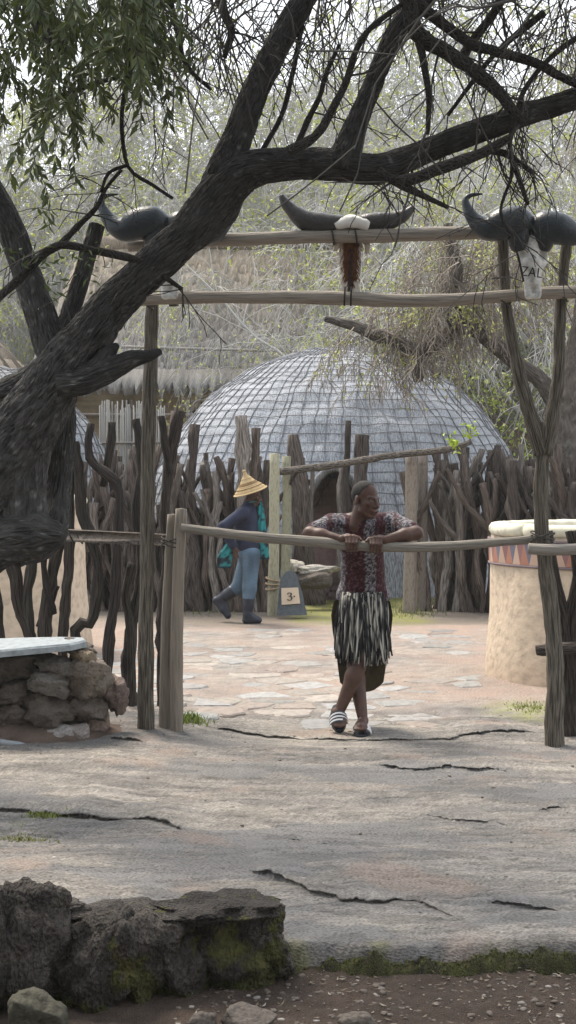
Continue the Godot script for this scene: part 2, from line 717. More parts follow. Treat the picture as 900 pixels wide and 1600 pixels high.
func path_h(x: float, d: float) -> float:
	var h := 0.022 * n2(x, d, 0.45) + 0.009 * n2(x * 0.6, d, 1.3) + 0.0035 * n2(x * 0.4 + 7.0, d, 4.0) + 0.002 * n2(x * 0.5, d, 11.0)
	# thin weathered layers, each edge a few millimetres high
	if d < 11.0:
		var q := 1.6 * n2(x * 0.3 + 3.0, d, 0.75) + 0.55 * n2(x * 0.35, d, 3.2) + 0.16 * n2(x * 0.6, d, 12.0)
		var fl := floorf(q * 3.2)
		h += 0.0065 * (fl + smoothstep(0.0, 0.05, q * 3.2 - fl)) - 0.003 * smoothstep(0.15, 0.6, n2(x * 0.13 + 2.0, d, 24.0)) + 0.0013 * nz.get_noise_2d(x * 41.0, d * 83.0) + 0.0022 * n2(x * 0.5 + 3.0, d, 15.0)
	h += 0.075 * smoothstep(-0.3, -1.1, x) * smoothstep(7.0, 9.8, d) * (1.0 - smoothstep(10.6, 14.0, d))
	h -= 0.03 * smoothstep(1.2, 1.7, x) * smoothstep(8.0, 9.5, d) * (1.0 - smoothstep(10.2, 12.0, d))
	var own := 0.0
	for l in ledges:
		var line: Array = l[0]
		if x < line[0].x - 0.1 or x > line[-1].x + 0.1:
			continue
		for k in line.size() - 1:
			var a: Vector2 = line[k]
			var b: Vector2 = line[k + 1]
			if x >= a.x and x <= b.x:
				var e := ledge_at(a, b, x) + clampf(l[1] * 1.5, 0.012, 0.045)
				var ends := smoothstep(line[0].x, line[0].x + 0.12, x) * (1.0 - smoothstep(line[-1].x - 0.18, line[-1].x, x))
				var s := d - e
				var w := (1.0 - smoothstep(0.1, l[2], s)) * ends
				var part_h: float = l[1] * smoothstep(-0.006, 0.006, s) * w * clampf(0.72 + 0.75 * n2(x, 20.0, 2.3), 0.18, 1.15)
				h += part_h
				own += part_h
				h -= 0.006 * ends * exp(-pow((s + 0.03) / 0.03, 2.0))
	# level standing place behind the crack at the gateway
	var stand := 1.0 - smoothstep(0.35, 0.75, Vector2((x - 0.42) * 0.8, d - 10.05).length())
	h = lerpf(h, own - 0.018, stand)
	if d < 5.6:
		h -= 0.16 * smoothstep(near_edge(x) + 0.015, near_edge(x) - 0.05, d)
	return h


func path_col(x: float, d: float) -> Color:
	var rock := Color(0.305, 0.278, 0.252)
	var dark := Color(0.19, 0.178, 0.17)
	var red := Color(0.33, 0.245, 0.20)
	var pale := Color(0.43, 0.385, 0.33)
	var a := n2(x * 0.45, d, 0.9) * 0.7 + n2(x * 0.4, d, 3.5) * 0.45 + n2(x * 0.25, d, 9.0) * 0.4 + n2(x * 0.3, d, 24.0) * 0.15
	var c := rock.lerp(dark, clampf(a * 1.8, 0.0, 1.0)).lerp(pale, clampf(-a * 1.3, 0.0, 0.8))
	c *= 0.86 + 0.1 * n2(x, d, 30.0) + 0.26 * nz.get_noise_2d(x * 47.0, d * 83.0)
	# darker bedding streaks, drawn out sideways, and broad grey sheets
	c *= 1.0 - 0.38 * smoothstep(0.15, 0.6, n2(x * 0.13 + 2.0, d, 24.0)) - 0.22 * smoothstep(0.2, 0.6, n2(x * 0.2 + 9.0, d, 9.0))
	var sheet := smoothstep(0.0, 0.10, n2(x * 0.4 + 40.0, d * 0.9, 0.8) + 0.22 * n2(x * 0.5, d, 5.0) - 0.08)
	c = c.lerp(Color(0.185, 0.178, 0.175), 0.8 * sheet * (1.0 - smoothstep(9.0, 10.5, d)))
	if d < 11.0:
		var lay := floorf((1.6 * n2(x * 0.3 + 3.0, d, 0.75) + 0.55 * n2(x * 0.35, d, 3.2) + 0.16 * n2(x * 0.6, d, 12.0)) * 3.2)
		c *= 0.98 + 0.15 * sin(lay * 2.4 + 1.0)
	var y := smoothstep(10.4, 12.5, d + 1.0 * n2(x, d, 0.8))
	var r := clampf(0.55 + n2(x + 5.0, d * 0.7, 0.55) * 0.9 + 0.3 * n2(x, d, 4.0), 0.0, 1.0)
	c = c.lerp(red, y * r)
	c = c.lerp(red, 0.5 * smoothstep(0.25, 0.6, n2(x + 30.0, d, 1.1)))
	# trodden earth and moss towards the fence
	var g := smoothstep(17.2, 18.4, d + 0.8 * n2(x, d, 0.6))
	c = c.lerp(Color(0.17, 0.14, 0.11), g * 0.8)
	var lawn := smoothstep(17.5, 18.3, d) * (1.0 - smoothstep(21.5, 23.0, d)) * smoothstep(-0.1, 0.2, x) * (1.0 - smoothstep(1.5, 1.9, x))
	c = c.lerp(Color(0.22, 0.22, 0.06), lawn * clampf(0.75 + 0.6 * n2(x, d, 2.0), 0.0, 1.0))
	# thin moss on the near left and by the right post
	var mo := smoothstep(0.1, 0.5, n2(x + 12.0, d, 2.5)) * maxf((1.0 - smoothstep(0.0, 0.5, absf(d - 7.1))) * smoothstep(-0.9, -1.3, x), 1.0 - smoothstep(5.45, 5.75, d))
	c = c.lerp(Color(0.17, 0.17, 0.06), mo * 0.8)
	var mr := 1.0 - smoothstep(0.1, 0.45, Vector2(x - 1.75, (d - 11.1) * 0.6).length())
	c = c.lerp(Color(0.23, 0.24, 0.09), mr * clampf(0.6 + n2(x, d, 6.0), 0.0, 1.0))
	return c


func grid(mb: MB, xs: Array, ds: Array, hf: Callable, cf: Callable) -> void:
	var first := mb.v.size()
	for d in ds:
		for x in xs:
			mb.vert(Vector3(x, hf.call(x, d), -d), cf.call(x, d), Vector2(x, d))
	var w := xs.size()
	for r in ds.size() - 1:
		for q in w - 1:
			var k := first + r * w + q
			mb.quad(k, k + 1, k + w + 1, k + w)


func steps(a: float, b: float, s: float) -> Array:
	var out := []
	var n := int(ceil((b - a) / s))
	for k in n + 1:
		out.append(a + (b - a) * k / n)
	return out


func soil_h(x: float, d: float) -> float:
	return -0.095 + 0.02 * n2(x, d, 1.5) + 0.010 * n2(x, d, 6.0) + 0.006 * n2(x, d, 19.0) + 0.012 * smoothstep(5.1, 5.4, d)


func soil_col(x: float, d: float) -> Color:
	var a := n2(x, d, 2.5) * 0.5 + n2(x, d, 13.0) * 0.5
	return Color(0.07, 0.049, 0.038).lerp(Color(0.125, 0.09, 0.07), clampf(0.3 + a, 0.0, 1.0))


func build_ground() -> void:
	add_ledge([[-60, 1268], [40, 1272], [150, 1284], [230, 1284], [312, 1300]], 0.026, 1.4)
	add_ledge([[380, 1362], [470, 1388], [540, 1408], [650, 1408], [690, 1424], [735, 1446]], 0.019, 0.9)
	add_ledge([[735, 1405], [830, 1422], [960, 1428]], 0.013, 0.6)
	add_ledge([[655, 1268], [720, 1278], [800, 1284]], 0.012, 0.5)
	add_ledge([[-60, 1392], [60, 1408], [200, 1424], [260, 1440]], 0.030, 0.7)
	add_ledge([[325, 1142], [420, 1150], [560, 1153], [700, 1152], [780, 1145], [845, 1142]], 0.018, 0.9)
	add_ledge([[150, 1166], [200, 1172], [250, 1170]], 0.020, 0.4)
	add_ledge([[420, 1300], [520, 1318], [560, 1322]], 0.008, 0.3)
	add_ledge([[560, 1190], [640, 1202], [700, 1200], [800, 1208]], 0.008, 0.3)
	var lr := RandomNumberGenerator.new()
	lr.seed = 19
	for k in 4:
		var px := lr.randf_range(-20, 860)
		var py := lr.randf_range(1175, 1465)
		var w := lr.randf_range(25, 120)
		add_ledge([[px, py], [px + w * 0.5, py + lr.randf_range(-5, 9)], [px + w, py + lr.randf_range(-6, 12)]], lr.randf_range(0.004, 0.009), lr.randf_range(0.15, 0.4))
	var mb := MB.new()
	var xs := [-8.0, -5.0, -3.4, -2.7] + steps(-2.3, 2.3, 0.018) + [2.7, 3.4, 5.0, 8.0]
	var ds := steps(5.30, 7.4, 0.0105) + steps(7.425, 10.8, 0.022)
	grid(mb, xs, ds, path_h, path_col)
	add_lips(mb)
	setting("rock_path", mb, M.rock)
	mb = MB.new()
	grid(mb, [-25.0, -14.0, -8.0] + steps(-5.5, 5.5, 0.055) + [8.0, 14.0, 25.0], steps(10.8, 19.0, 0.075) + steps(19.4, 36.0, 0.8), path_h, path_col)
	setting("yard_ground", mb, M.yard)
	mb = MB.new()
	grid(mb, [-8.0, -4.0, -2.0] + steps(-1.3, 1.3, 0.015) + [2.0, 4.0, 8.0], [-6.0, -2.0, 1.0, 3.0] + steps(4.2, 5.6, 0.015), soil_h, soil_col)
	setting("soil", mb, M.soil)
	mb = MB.new()
	grid(mb, [-250.0, 250.0], [-250.0, 250.0], func(_x, _d): return -0.32, func(_x, _d): return Color(0.2, 0.17, 0.14))
	setting("ground", mb, M.soil)
	# wooded slope behind the homestead
	mb = MB.new()
	grid(mb, steps(-45.0, 45.0, 1.5), steps(33.0, 90.0, 1.5),
		func(x, d): return -0.4 + 10.0 * smoothstep(36.0, 78.0, d + 2.0 * n2(x, d, 0.05)) + 0.6 * n2(x, d, 0.2) + 0.2 * n2(x, d, 0.7),
		func(x, d): return Color(0.24, 0.22, 0.15).lerp(Color(0.16, 0.18, 0.07), clampf(0.5 + n2(x, d, 0.3), 0.0, 1.0)))
	setting("hill", mb, M.soil)
	# flagstones laid in the yard
	var path := Node3D.new()
	path.name = "flagstone_path"
	path.set_meta("kind", "structure")
	add_child(path)
	var r := RandomNumberGenerator.new()
	r.seed = 5
	var tones := [Color(0.36, 0.345, 0.33), Color(0.34, 0.33, 0.32), Color(0.37, 0.325, 0.285), Color(0.29, 0.275, 0.26), Color(0.34, 0.28, 0.24)]
	var seeds := []
	var d := 10.2
	var odd := 0
	while d < 18.2:
		var x := -2.6 + 0.2 * (odd % 2)
		while x < 2.9:
			seeds.append(Vector2(x + r.randf_range(-0.15, 0.15), d + r.randf_range(-0.13, 0.13)))
			x += 0.42
		d += 0.33
		odd += 1
	for p: Vector2 in seeds:
		var mid: float = 0.02 * (p.y - 10.0)
		var edge: float = 1.35 + 0.06 * (p.y - 10.0) + 0.25 * n2(p.x, p.y, 1.0)
		var keep := 0.9 if absf(p.x - mid) < edge else 0.12
		if p.y > 13.6:
			keep *= 0.75
		if p.y > 15.6:
			keep *= 0.4
		if p.x > 0.9 and p.y < 14.5 or p.y < 10.35 or p.y > 17.6:
			keep *= 0.25
		if r.randf() > keep:
			continue
		# the stone fills the ground nearer to its middle than to its neighbours'
		var poly := PackedVector2Array([p + Vector2(-0.6, -0.5), p + Vector2(0.6, -0.5), p + Vector2(0.6, 0.5), p + Vector2(-0.6, 0.5)])
		for q: Vector2 in seeds:
			if q == p or q.distance_to(p) > 1.1:
				continue
			var nn: Vector2 = (q - p).normalized()
			var lim: float = (q - p).length() * 0.5 - r.randf_range(0.008, 0.045)
			var out := PackedVector2Array()
			for k in poly.size():
				var u := poly[k]
				var w := poly[(k + 1) % poly.size()]
				var du := (u - p).dot(nn) - lim
				var dw := (w - p).dot(nn) - lim
				if du <= 0.0:
					out.append(u)
				if (du < 0.0) != (dw < 0.0):
					out.append(u.lerp(w, du / (du - dw)))
			poly = out
		if poly.size() < 3:
			continue
		var outl := []
		for k in poly.size():
			# nibbled edges
			var u := poly[k]
			var w := poly[(k + 1) % poly.size()]
			outl.append(p.lerp(u, r.randf_range(0.88, 1.0)))
			if u.distance_to(w) > 0.12:
				outl.append(p.lerp(u.lerp(w, r.randf_range(0.35, 0.65)), r.randf_range(0.9, 1.03)))
		var flat := []
		for q in outl:
			flat.append(Vector2(q.x, -q.y))
		flat.reverse()
		var s := MB.new()
		slab(s, flat, path_h(p.x, p.y) + r.randf_range(0.0, 0.009), 0.05, r.randf_range(0.006, 0.014), tones[r.randi() % 5] * r.randf_range(0.82, 1.12))
		var tilt := Basis(Vector3(1, 0, 0), r.randfn() * 0.006) * Basis(Vector3(0, 0, 1), r.randfn() * 0.01)
		var cen := Vector3(p.x, 0, -p.y)
		for k in s.v.size():
			s.v[k] = cen + tilt * (s.v[k] - cen)
		part(path, "flagstone", s, M.flag, false)


# ---------------------------------------------------------------- houses beyond the kraal
func thatch_course(mb: MB, a: Vector3, b: Vector3, up: Vector3, length: float, thick: float, col: Color, r: RandomNumberGenerator) -> void:
	# one layer of thatch: a sheet hung below the line a-b, its lower edge ragged and thick
	var n := int(a.distance_to(b) / 0.05)
	var nrm := (b - a).cross(up).normalized()
	if nrm.y < 0:
		nrm = -nrm
	var last := -1
	for k in n + 1:
		var p := a.lerp(b, float(k) / n)
		var j := r.randf_range(-0.14, 0.14)
		var c := col * (0.7 + 0.6 * r.randf())
		var f := mb.v.size()
		mb.vert(p, c)
		mb.vert(p - up * length * 0.5 + nrm * (thick * 0.6 + r.randf() * 0.02), c)
		mb.vert(p - up * (length + j) + nrm * thick, c)
		mb.vert(p - up * (length + j + 0.02) - nrm * 0.02, c * 0.9)
		if last >= 0:
			for q in 3:
				mb.quad(last + q + 1, f + q + 1, f + q, last + q)
		last = f


func build_far_buildings() -> void:
	var r := RandomNumberGenerator.new()
	r.seed = 91
	# long thatched house
	var base := Vector3(-1.4, 0, -31.0)
	var t := thing("thatched_house", "long house with grey thatched roof and ochre wall behind the dome hut", "house", base)
	var x0 := -5.2
	var x1 := 2.6
	var eave := 3.42
	var mb := MB.new()
	box(mb, Vector3((x0 + x1) * 0.5, 1.6, -32.46), Vector3(x1 - x0 - 0.8, 3.9, 4.0), Basis(), Color(0.78, 0.60, 0.38), 0.05)
	part(t, "wall", mb, M.plaster)
	var roof := Node3D.new()
	roof.name = "roof"
	t.add_child(roof)
	var up := Vector3(0, 2.9, -3.0).normalized()
	for k in 14:
		mb = MB.new()
		var top := Vector3(0, eave + 0.1, -30.5) + up * (0.75 + 0.32 * k)
		var tone := Color(0.27, 0.255, 0.24).lerp(Color(0.36, 0.30, 0.23), clampf((k - 3) / 9.0, 0.0, 1.0))
		var inset := k * 0.05
		thatch_course(mb, Vector3(x0 + inset, top.y, top.z), Vector3(x1 - inset, top.y, top.z), up, 0.85, 0.16 if k == 0 else 0.05, tone, r)
		part(roof, "thatch_course", mb, M.thatch)
	mb = MB.new()
	var ridge := Vector3(0, eave + 0.1, -30.5) + up * 4.9
	tube(mb, curve([[Vector3(x0 + 0.7, ridge.y, ridge.z), 0.2], [Vector3(-1.0, ridge.y + 0.03, ridge.z), 0.22], [Vector3(x1 - 0.7, ridge.y, ridge.z), 0.2]], 0.3), 8, Color(0.3, 0.25, 0.19), 0.2, 3.0)
	part(roof, "ridge_roll", mb, M.thatch)
	mb = MB.new()
	var bk := Vector3(0, 2.9, 3.0).normalized()
	thatch_course(mb, Vector3(x1 - 0.7, ridge.y, ridge.z), Vector3(x0 + 0.7, ridge.y, ridge.z), bk, 4.8, 0.16, Color(0.3, 0.25, 0.19), r)
	part(roof, "rear_slope", mb, M.thatch, false)
	mb = MB.new()
	tube(mb, [[Vector3(-3.3, eave + 0.95, -30.62), 0.03], [Vector3(0.2, eave + 0.85, -30.6), 0.03]], 6, Color(0.3, 0.28, 0.26))
	part(roof, "thatch_pole", mb, M.pole)
	for k in 5:
		mb = MB.new()
		var px := -4.7 + k * 1.62
		tube(mb, curve([[Vector3(px, 0, -30.38), 0.055], [Vector3(px + 0.04, 1.7, -30.38), 0.05], [Vector3(px, 3.3, -30.38), 0.05]], 0.4), 7, Color(0.12, 0.1, 0.085), 0.15)
		part(t, "post", mb, M.log)
	mb = MB.new()
	tube(mb, [[Vector3(-4.9, 3.02, -30.42), 0.03], [Vector3(2.2, 3.0, -30.42), 0.03]], 6, Color(0.2, 0.17, 0.15))
	part(t, "rail", mb, M.pole)
	# cone roofed hut at the far left
	base = Vector3(-5.55, 0, -25.5)
	t = thing("round_hut", "round hut with brown conical thatch beyond the leaning tree trunk", "hut", base)
	mb = MB.new()
	for k in 2:
		for j in 33:
			var a := TAU * j / 32
			mb.vert(base + Vector3(cos(a) * 1.75, k * 2.2, sin(a) * 1.75), Color(0.5, 0.36, 0.22))
	for j in 32:
		mb.quad(j + 1, j, 33 + j, 34 + j)
	part(t, "wall", mb, M.plaster)
	for k in 7:
		mb = MB.new()
		var y1 := 4.75 - 0.36 * k
		var last := -1
		for j in 65:
			var a := TAU * (j % 64) / 64
			var f := mb.v.size()
			var c := Color(0.33, 0.27, 0.21) * (0.8 + 0.35 * n3(Vector3(a * 9, k, 0), 3.0) + 0.1)
			var o := Vector3(cos(a), 0, sin(a))
			var jag := 0.05 * n3(Vector3(cos(a) * 9, k * 3, sin(a) * 9), 2.0)
			var rr := 0.12 + 0.36 * k
			mb.vert(base + Vector3(0, y1, 0) + o * maxf(rr - 0.1, 0.01), c)
			mb.vert(base + Vector3(0, y1 - 0.52 + jag, 0) + o * (rr + 0.42), c)
			mb.vert(base + Vector3(0, y1 - 0.56 + jag, 0) + o * (rr + 0.3), c)
			if last >= 0:
				for q in 2:
					mb.quad(last + q, f + q, f + q + 1, last + q + 1)
			last = f
		part(t, "thatch_course", mb, M.thatch)
	# reed screen beside it
	base = G(215, 900, 0.0)
	base = Vector3(P(205, 700, 25.0).x, 0, -25.0)
	t = thing("reed_screen", "upright screen of pale bundled reeds below the thatched eave", "screen", base)
	for k in 52:
		mb = MB.new()
		var x := base.x - 0.52 + k * 0.021
		var top := 2.95 + r.randf_range(-0.12, 0.06)
		tube(mb, [[Vector3(x, 0, base.z + r.randf_range(-0.02, 0.02)), 0.015], [Vector3(x + r.randf_range(-0.02, 0.02), top, base.z), 0.011]], 5, Color(0.2, 0.196, 0.188) * r.randf_range(0.6, 1.2))
		part(t, "reed", mb, M.twig)
	for y in [1.2, 2.3]:
		mb = MB.new()
		tube(mb, [[Vector3(base.x - 0.6, y, base.z + 0.03), 0.018], [Vector3(base.x + 0.62, y + 0.02, base.z + 0.03), 0.018]], 5, Color(0.2, 0.18, 0.16))
		part(t, "batten", mb, M.twig)
	# plastered building to the right, mostly behind greenery
	base = Vector3(4.25, 0, -33.0)
	t = thing("plastered_house", "tan plastered house with square pillars behind leafy shrubs", "house", base)
	mb = MB.new()
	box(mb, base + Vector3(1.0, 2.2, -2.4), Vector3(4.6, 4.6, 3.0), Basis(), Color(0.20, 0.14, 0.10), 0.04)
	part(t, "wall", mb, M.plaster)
	for q in [[708, 508, 640, 0.30], [758, 560, 680, 0.36]]:
		mb = MB.new()
		var x: float = P(q[0], 700, 33.0).x
		var y: float = P(450, q[1], 33.0).y
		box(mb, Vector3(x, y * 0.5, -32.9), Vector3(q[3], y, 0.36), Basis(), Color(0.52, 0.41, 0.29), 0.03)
		part(t, "pillar", mb, M.plaster)
	mb = MB.new()
	thatch_course(mb, Vector3(2.6, 6.2, -34.6), Vector3(8.0, 6.2, -34.6), Vector3(0, 0.62, -0.78), 2.4, 0.2, Color(0.2, 0.16, 0.12), r)
	part(t, "roof", mb, M.thatch, false)


# ---------------------------------------------------------------- dome huts
func dome_hut(t: Node3D, base: Vector3, R: float, H: float, low: float, nm: int, nr: int, col: Color, rope: Color, tilt: float) -> void:
	# points on the dome: u from 0 (apex) to 1 (springing), then a short upright skirt
	var pt := func(u: float, a: float, out: float) -> Vector3:
		var th := u * PI * 0.5
		var rr := R * sin(th)
		var y := low + H * cos(th)
		var n := Vector3(cos(a) * sin(th), cos(th), sin(a) * sin(th))
		var p := base + Vector3(cos(a) * rr, y, sin(a) * rr)
		p += Vector3(tilt * cos(th), 0, 0)
		p += (p - base).normalized() * 0.035 * n3(p, 1.8)
		return p + n * out
	var mb := MB.new()
	var ns := nm * 4
	var us := []
	for k in nr * 4 + 1:
		us.append(float(k) / (nr * 4))
	var last := -1
	for k in us.size() + 1:
		var f := mb.v.size()
		for j in ns + 1:
			var a := TAU * (j % ns) / ns
			var u: float = us[mini(k, us.size() - 1)]
			var bulge := 0.014 * absf(sin(PI * j / 4.0)) * u + 0.006 * absf(sin(PI * k / 4.0))
			var p: Vector3 = pt.call(u, a, bulge)
			if k == us.size():
				p = Vector3(p.x, -0.05, p.z)
			var c := col * (0.95 + 0.10 * n3(p, 1.1) + 0.12 * n3(p, 5.0))
			mb.vert(p, c)
		if last >= 0:
			for j in ns:
				mb.quad(last + j, last + j + 1, f + j + 1, f + j)
		last = f
	part(t, "thatch_dome", mb, M.dome)
	for j in nm:
		mb = MB.new()
		var way := []
		for k in 22:
			var u := lerpf(0.035, 1.0, k / 21.0)
			way.append([pt.call(u, TAU * (j + 0.5 * n2(j, 0.0, 3.1) + 0.35 * n2(j, k * 0.25, 1.7)) / nm, 0.016), 0.0095])
		tube(mb, way, 4, rope, 0.0, 6.0, false)
		part(t, "rope", mb, M.twig)
	for k in range(1, nr):
		mb = MB.new()
		var way := []
		for j in 97:
			way.append([pt.call((k + 0.12 * n2(j * 0.2, k, 1.0)) / float(nr), TAU * j / 96, 0.022), 0.0065])
		tube(mb, way, 4, rope, 0.0, 6.0, false)
		part(t, "rope", mb, M.twig)


func build_dome_huts() -> void:
	var base := Vector3(P(524, 800, 25.0).x, 0, -25.0)
	var t := thing("dome_hut", "large grey beehive hut of thatch netted with ropes behind the log palisade", "hut", base)
	dome_hut(t, base, 3.17, 3.27, 0.55, 76, 32, Color(0.39, 0.41, 0.445), Color(0.17, 0.175, 0.19), 0.07)
	# low arched porch with a door
	var porch := Vector3(P(522, 800, 21.7).x, 0, -21.72)
	var mb := MB.new()
	var last := -1
	for k in 7:
		var f := mb.v.size()
		for j in 17:
			var a := PI * j / 16.0
			var w := 0.62 - 0.02 * k + (0.04 if k % 2 == 0 else 0.0)
			mb.vert(porch + Vector3(cos(a) * w, sin(a) * 1.88 + 0.02, 0.32 - 0.14 * k), Color(0.34, 0.35, 0.36) * (0.85 + 0.3 * n2(j, k, 1.3)))
		if last >= 0:
			for j in 16:
				mb.quad(last + j + 1, last + j, f + j, f + j + 1)
		last = f
	var o := part(t, "porch", mb, M.dome)
	mb = MB.new()
	var way := []
	for j in 17:
		var a := PI * j / 16.0
		way.append([porch + Vector3(cos(a) * 0.6, sin(a) * 1.86, 0.34), 0.055])
	tube(mb, way, 7, Color(0.26, 0.26, 0.27), 0.25, 7.0)
	part(t, "porch_rim", mb, M.dome)
	mb = MB.new()
	box(mb, porch + Vector3(-0.1, 0.85, 0.12), Vector3(0.92, 1.72, 0.05), Basis(), Color(0.23, 0.15, 0.14), 0.01)
	part(t, "door", mb, M.plaster)
	base = Vector3(P(-18, 800, 22.5).x, 0, -22.5)
	t = thing("dome_hut", "smaller grey beehive hut half hidden behind the leaning tree trunk", "hut", base)
	dome_hut(t, base, 1.85, 2.2, 1.15, 44, 22, Color(0.36, 0.375, 0.40), Color(0.13, 0.13, 0.14), 0.0)


# ---------------------------------------------------------------- palisade of gnarled logs
func log_way(r: RandomNumberGenerator, foot: Vector3, h: float, rad: float, lean: Vector3, wig: float) -> Array:
	var way := []
	var n := 6
	var off := Vector3.ZERO
	for k in n + 1:
		var u := float(k) / n
		if k > 0:
			off += Vector3(r.randfn(), 0, r.randfn()) * wig
		way.append([foot + Vector3(0, h * u - 0.1 * (1.0 - u), 0) + lean * u + off, rad * (1.12 - 0.35 * u) * r.randf_range(0.86, 1.14)])
	return curve(way, h / 11.0)


func gnarled(t: Node3D, called: String, r: RandomNumberGenerator, foot: Vector3, h: float, rad: float, lean := Vector3.ZERO, wig := 0.03, tone := Color(0.17, 0.145, 0.125), fork := 0.0) -> void:
	var mb := MB.new()
	var way := log_way(r, foot, h, rad, lean, wig)
	tube(mb, way, 10, tone, 0.38, 5.0, true, 0.3, 2.0)
	if fork > 0.0:
		var q: Array = way[int(way.size() * 0.62)]
		var dir := Vector3(r.randf_range(0.5, 1.0) * (1.0 if r.randf() < 0.5 else -1.0), r.randf_range(0.5, 1.2), r.randf_range(-0.4, 0.4)).normalized()
		var w := [[q[0], rad * 0.75], [q[0] + dir * fork * 0.5 + Vector3(0, 0.03, 0), rad * 0.6], [q[0] + dir * fork + Vector3(0, fork * 0.35, 0), rad * 0.42]]
		tube(mb, curve(w, 0.08), 7, tone, 0.35, 6.0, true, 0.3, 2.0)
	part(t, called, mb, M.log)


func build_kraal_fence() -> void:
	var r := RandomNumberGenerator.new()
	r.seed = 404
	var tones := [Color(0.22, 0.19, 0.172), Color(0.155, 0.128, 0.115), Color(0.31, 0.285, 0.265), Color(0.19, 0.152, 0.13), Color(0.11, 0.094, 0.086)]
	var t := thing("log_palisade", "palisade of weathered gnarled logs behind the person in the straw hat", "fence", Vector3(P(270, 950, 20.0).x, 0, -20.0), "log palisades round the dome hut")
	var px := 90.0
	while px < 418.0:
		for row in 3:
			var d := 19.7 + row * 0.26 + r.randf_range(-0.14, 0.14)
			var foot := P(px + row * 9 + r.randf_range(-4, 4), 950, d)
			foot.y = 0
			var h := r.randf_range(1.35, 1.95) if row != 1 else r.randf_range(1.7, 2.2)
			if r.randf() < 0.1:
				continue
			gnarled(t, "log", r, foot, h, r.randf_range(0.03, 0.075), Vector3(r.randfn() * 0.16, 0, r.randfn() * 0.06), 0.055, tones[r.randi() % 5], r.randf_range(0.3, 0.6) if r.randf() < 0.4 else 0.0)
		px += r.randf_range(7.0, 11.0)
	# few standing out above the rest
	for q in [[372, 0.07, 2.35, 0.28], [395, 0.10, 2.5, -0.12], [262, 0.08, 2.55, 0.12], [312, 0.075, 2.4, -0.08]]:
		var foot := P(q[0], 950, 19.6)
		foot.y = 0
		gnarled(t, "log", r, foot, q[2], q[1], Vector3(q[3], 0, 0), 0.03, tones[r.randi() % 5], 0.0)
	# logs beyond the opening, before the hut
	for q in [[474, 0.09, 2.0, 0.0], [492, 0.12, 2.3, -0.28], [538, 0.10, 1.95, 0.02], [556, 0.11, 2.3, 0.05], [552, 0.06, 2.5, 0.03], [466, 0.06, 1.8, 0.05], [483, 0.05, 1.9, -0.1], [566, 0.06, 1.9, -0.04]]:
		var foot := P(q[0], 900, 21.0 + r.randf_range(-0.1, 0.1))
		foot.y = 0
		gnarled(t, "log", r, foot, q[2], q[1], Vector3(q[3], 0, 0), 0.03, tones[r.randi() % 5], 0.0)
	var t2 := thing("log_palisade", "palisade of twisted logs between the squared posts and the round plastered wall", "fence", Vector3(P(750, 950, 20.0).x, 0, -20.0), "log palisades round the dome hut")
	px = 672.0
	while px < 985.0:
		for row in 3:
			var d := 19.9 - (px - 672.0) * 0.0035 + row * 0.25 + r.randf_range(-0.14, 0.14)
			var foot := P(px + row * 9, 950, d)
			foot.y = 0
			if r.randf() < 0.1:
				continue
			gnarled(t2, "log", r, foot, r.randf_range(1.55, 2.15), r.randf_range(0.03, 0.075), Vector3(r.randfn() * 0.2, 0, r.randfn() * 0.07), 0.055, tones[r.randi() % 5], r.randf_range(0.4, 0.8) if r.randf() < 0.5 else 0.0)
		px += r.randf_range(7.0, 11.0)
	# posts of the inner opening
	var g := thing("inner_gateway", "pair of straight mossy poles tied to a long cross rail before the hut", "gate", Vector3(P(436, 960, 19.2).x, 0, -19.2))
	for q in [[428, 709, 963, 8.5, 19.0, Color(0.36, 0.34, 0.24)], [447, 713, 950, 7.5, 19.5, Color(0.27, 0.26, 0.18)], [642, 706, 950, 10.0, 19.5, Color(0.24, 0.20, 0.165)], [660, 708, 945, 8.0, 19.8, Color(0.19, 0.16, 0.135)]]:
		var mb := MB.new()
		var foot := P(q[0] - 3, q[2], q[4])
		foot.y = -0.1
		var top := P(q[0] + 1, q[1], q[4])
		var rad: float = q[3] * q[4] / FOCAL
		tube(mb, curve([[foot, rad], [foot.lerp(top, 0.5) + Vector3(0.01, 0, 0), rad * 0.97], [top, rad * 0.92]], 0.25), 12, q[5], 0.08, 4.0, true, 0.8, 1.0)
		part(g, "post", mb, M.pole)
	var mb := MB.new()
	tube(mb, curve(way_px([[430, 738, 6.0], [520, 727, 6.0], [600, 713, 5.5], [700, 702, 5.0], [735, 690, 4.0]], 19.3), 0.15), 8, Color(0.17, 0.15, 0.135), 0.2, 5.0, true, 1.0, 1.0)
	part(g, "cross_rail", mb, M.log)
	for k in 3:
		mb = MB.new()
		ring(mb, P(426, 905 + k * 7, 19.0), 0.085, 0.012, Color(0.33, 0.25, 0.17), Vector3(0.25 - 0.2 * k, 1, 0.1))
		part(g, "rope", mb, M.twig)


func ring(mb: MB, c: Vector3, R: float, rad: float, col: Color, axis := Vector3.UP, squash := 1.0) -> void:
	var e1 := axis.cross(Vector3(0.1, 0.2, 1)).normalized()
	var e2 := axis.normalized().cross(e1)
	var way := []
	for k in 17:
		var a := TAU * k / 16
		way.append([c + e1 * cos(a) * R + e2 * sin(a) * R * squash, rad])
	tube(mb, way, 5, col, 0.0, 1.0, false)


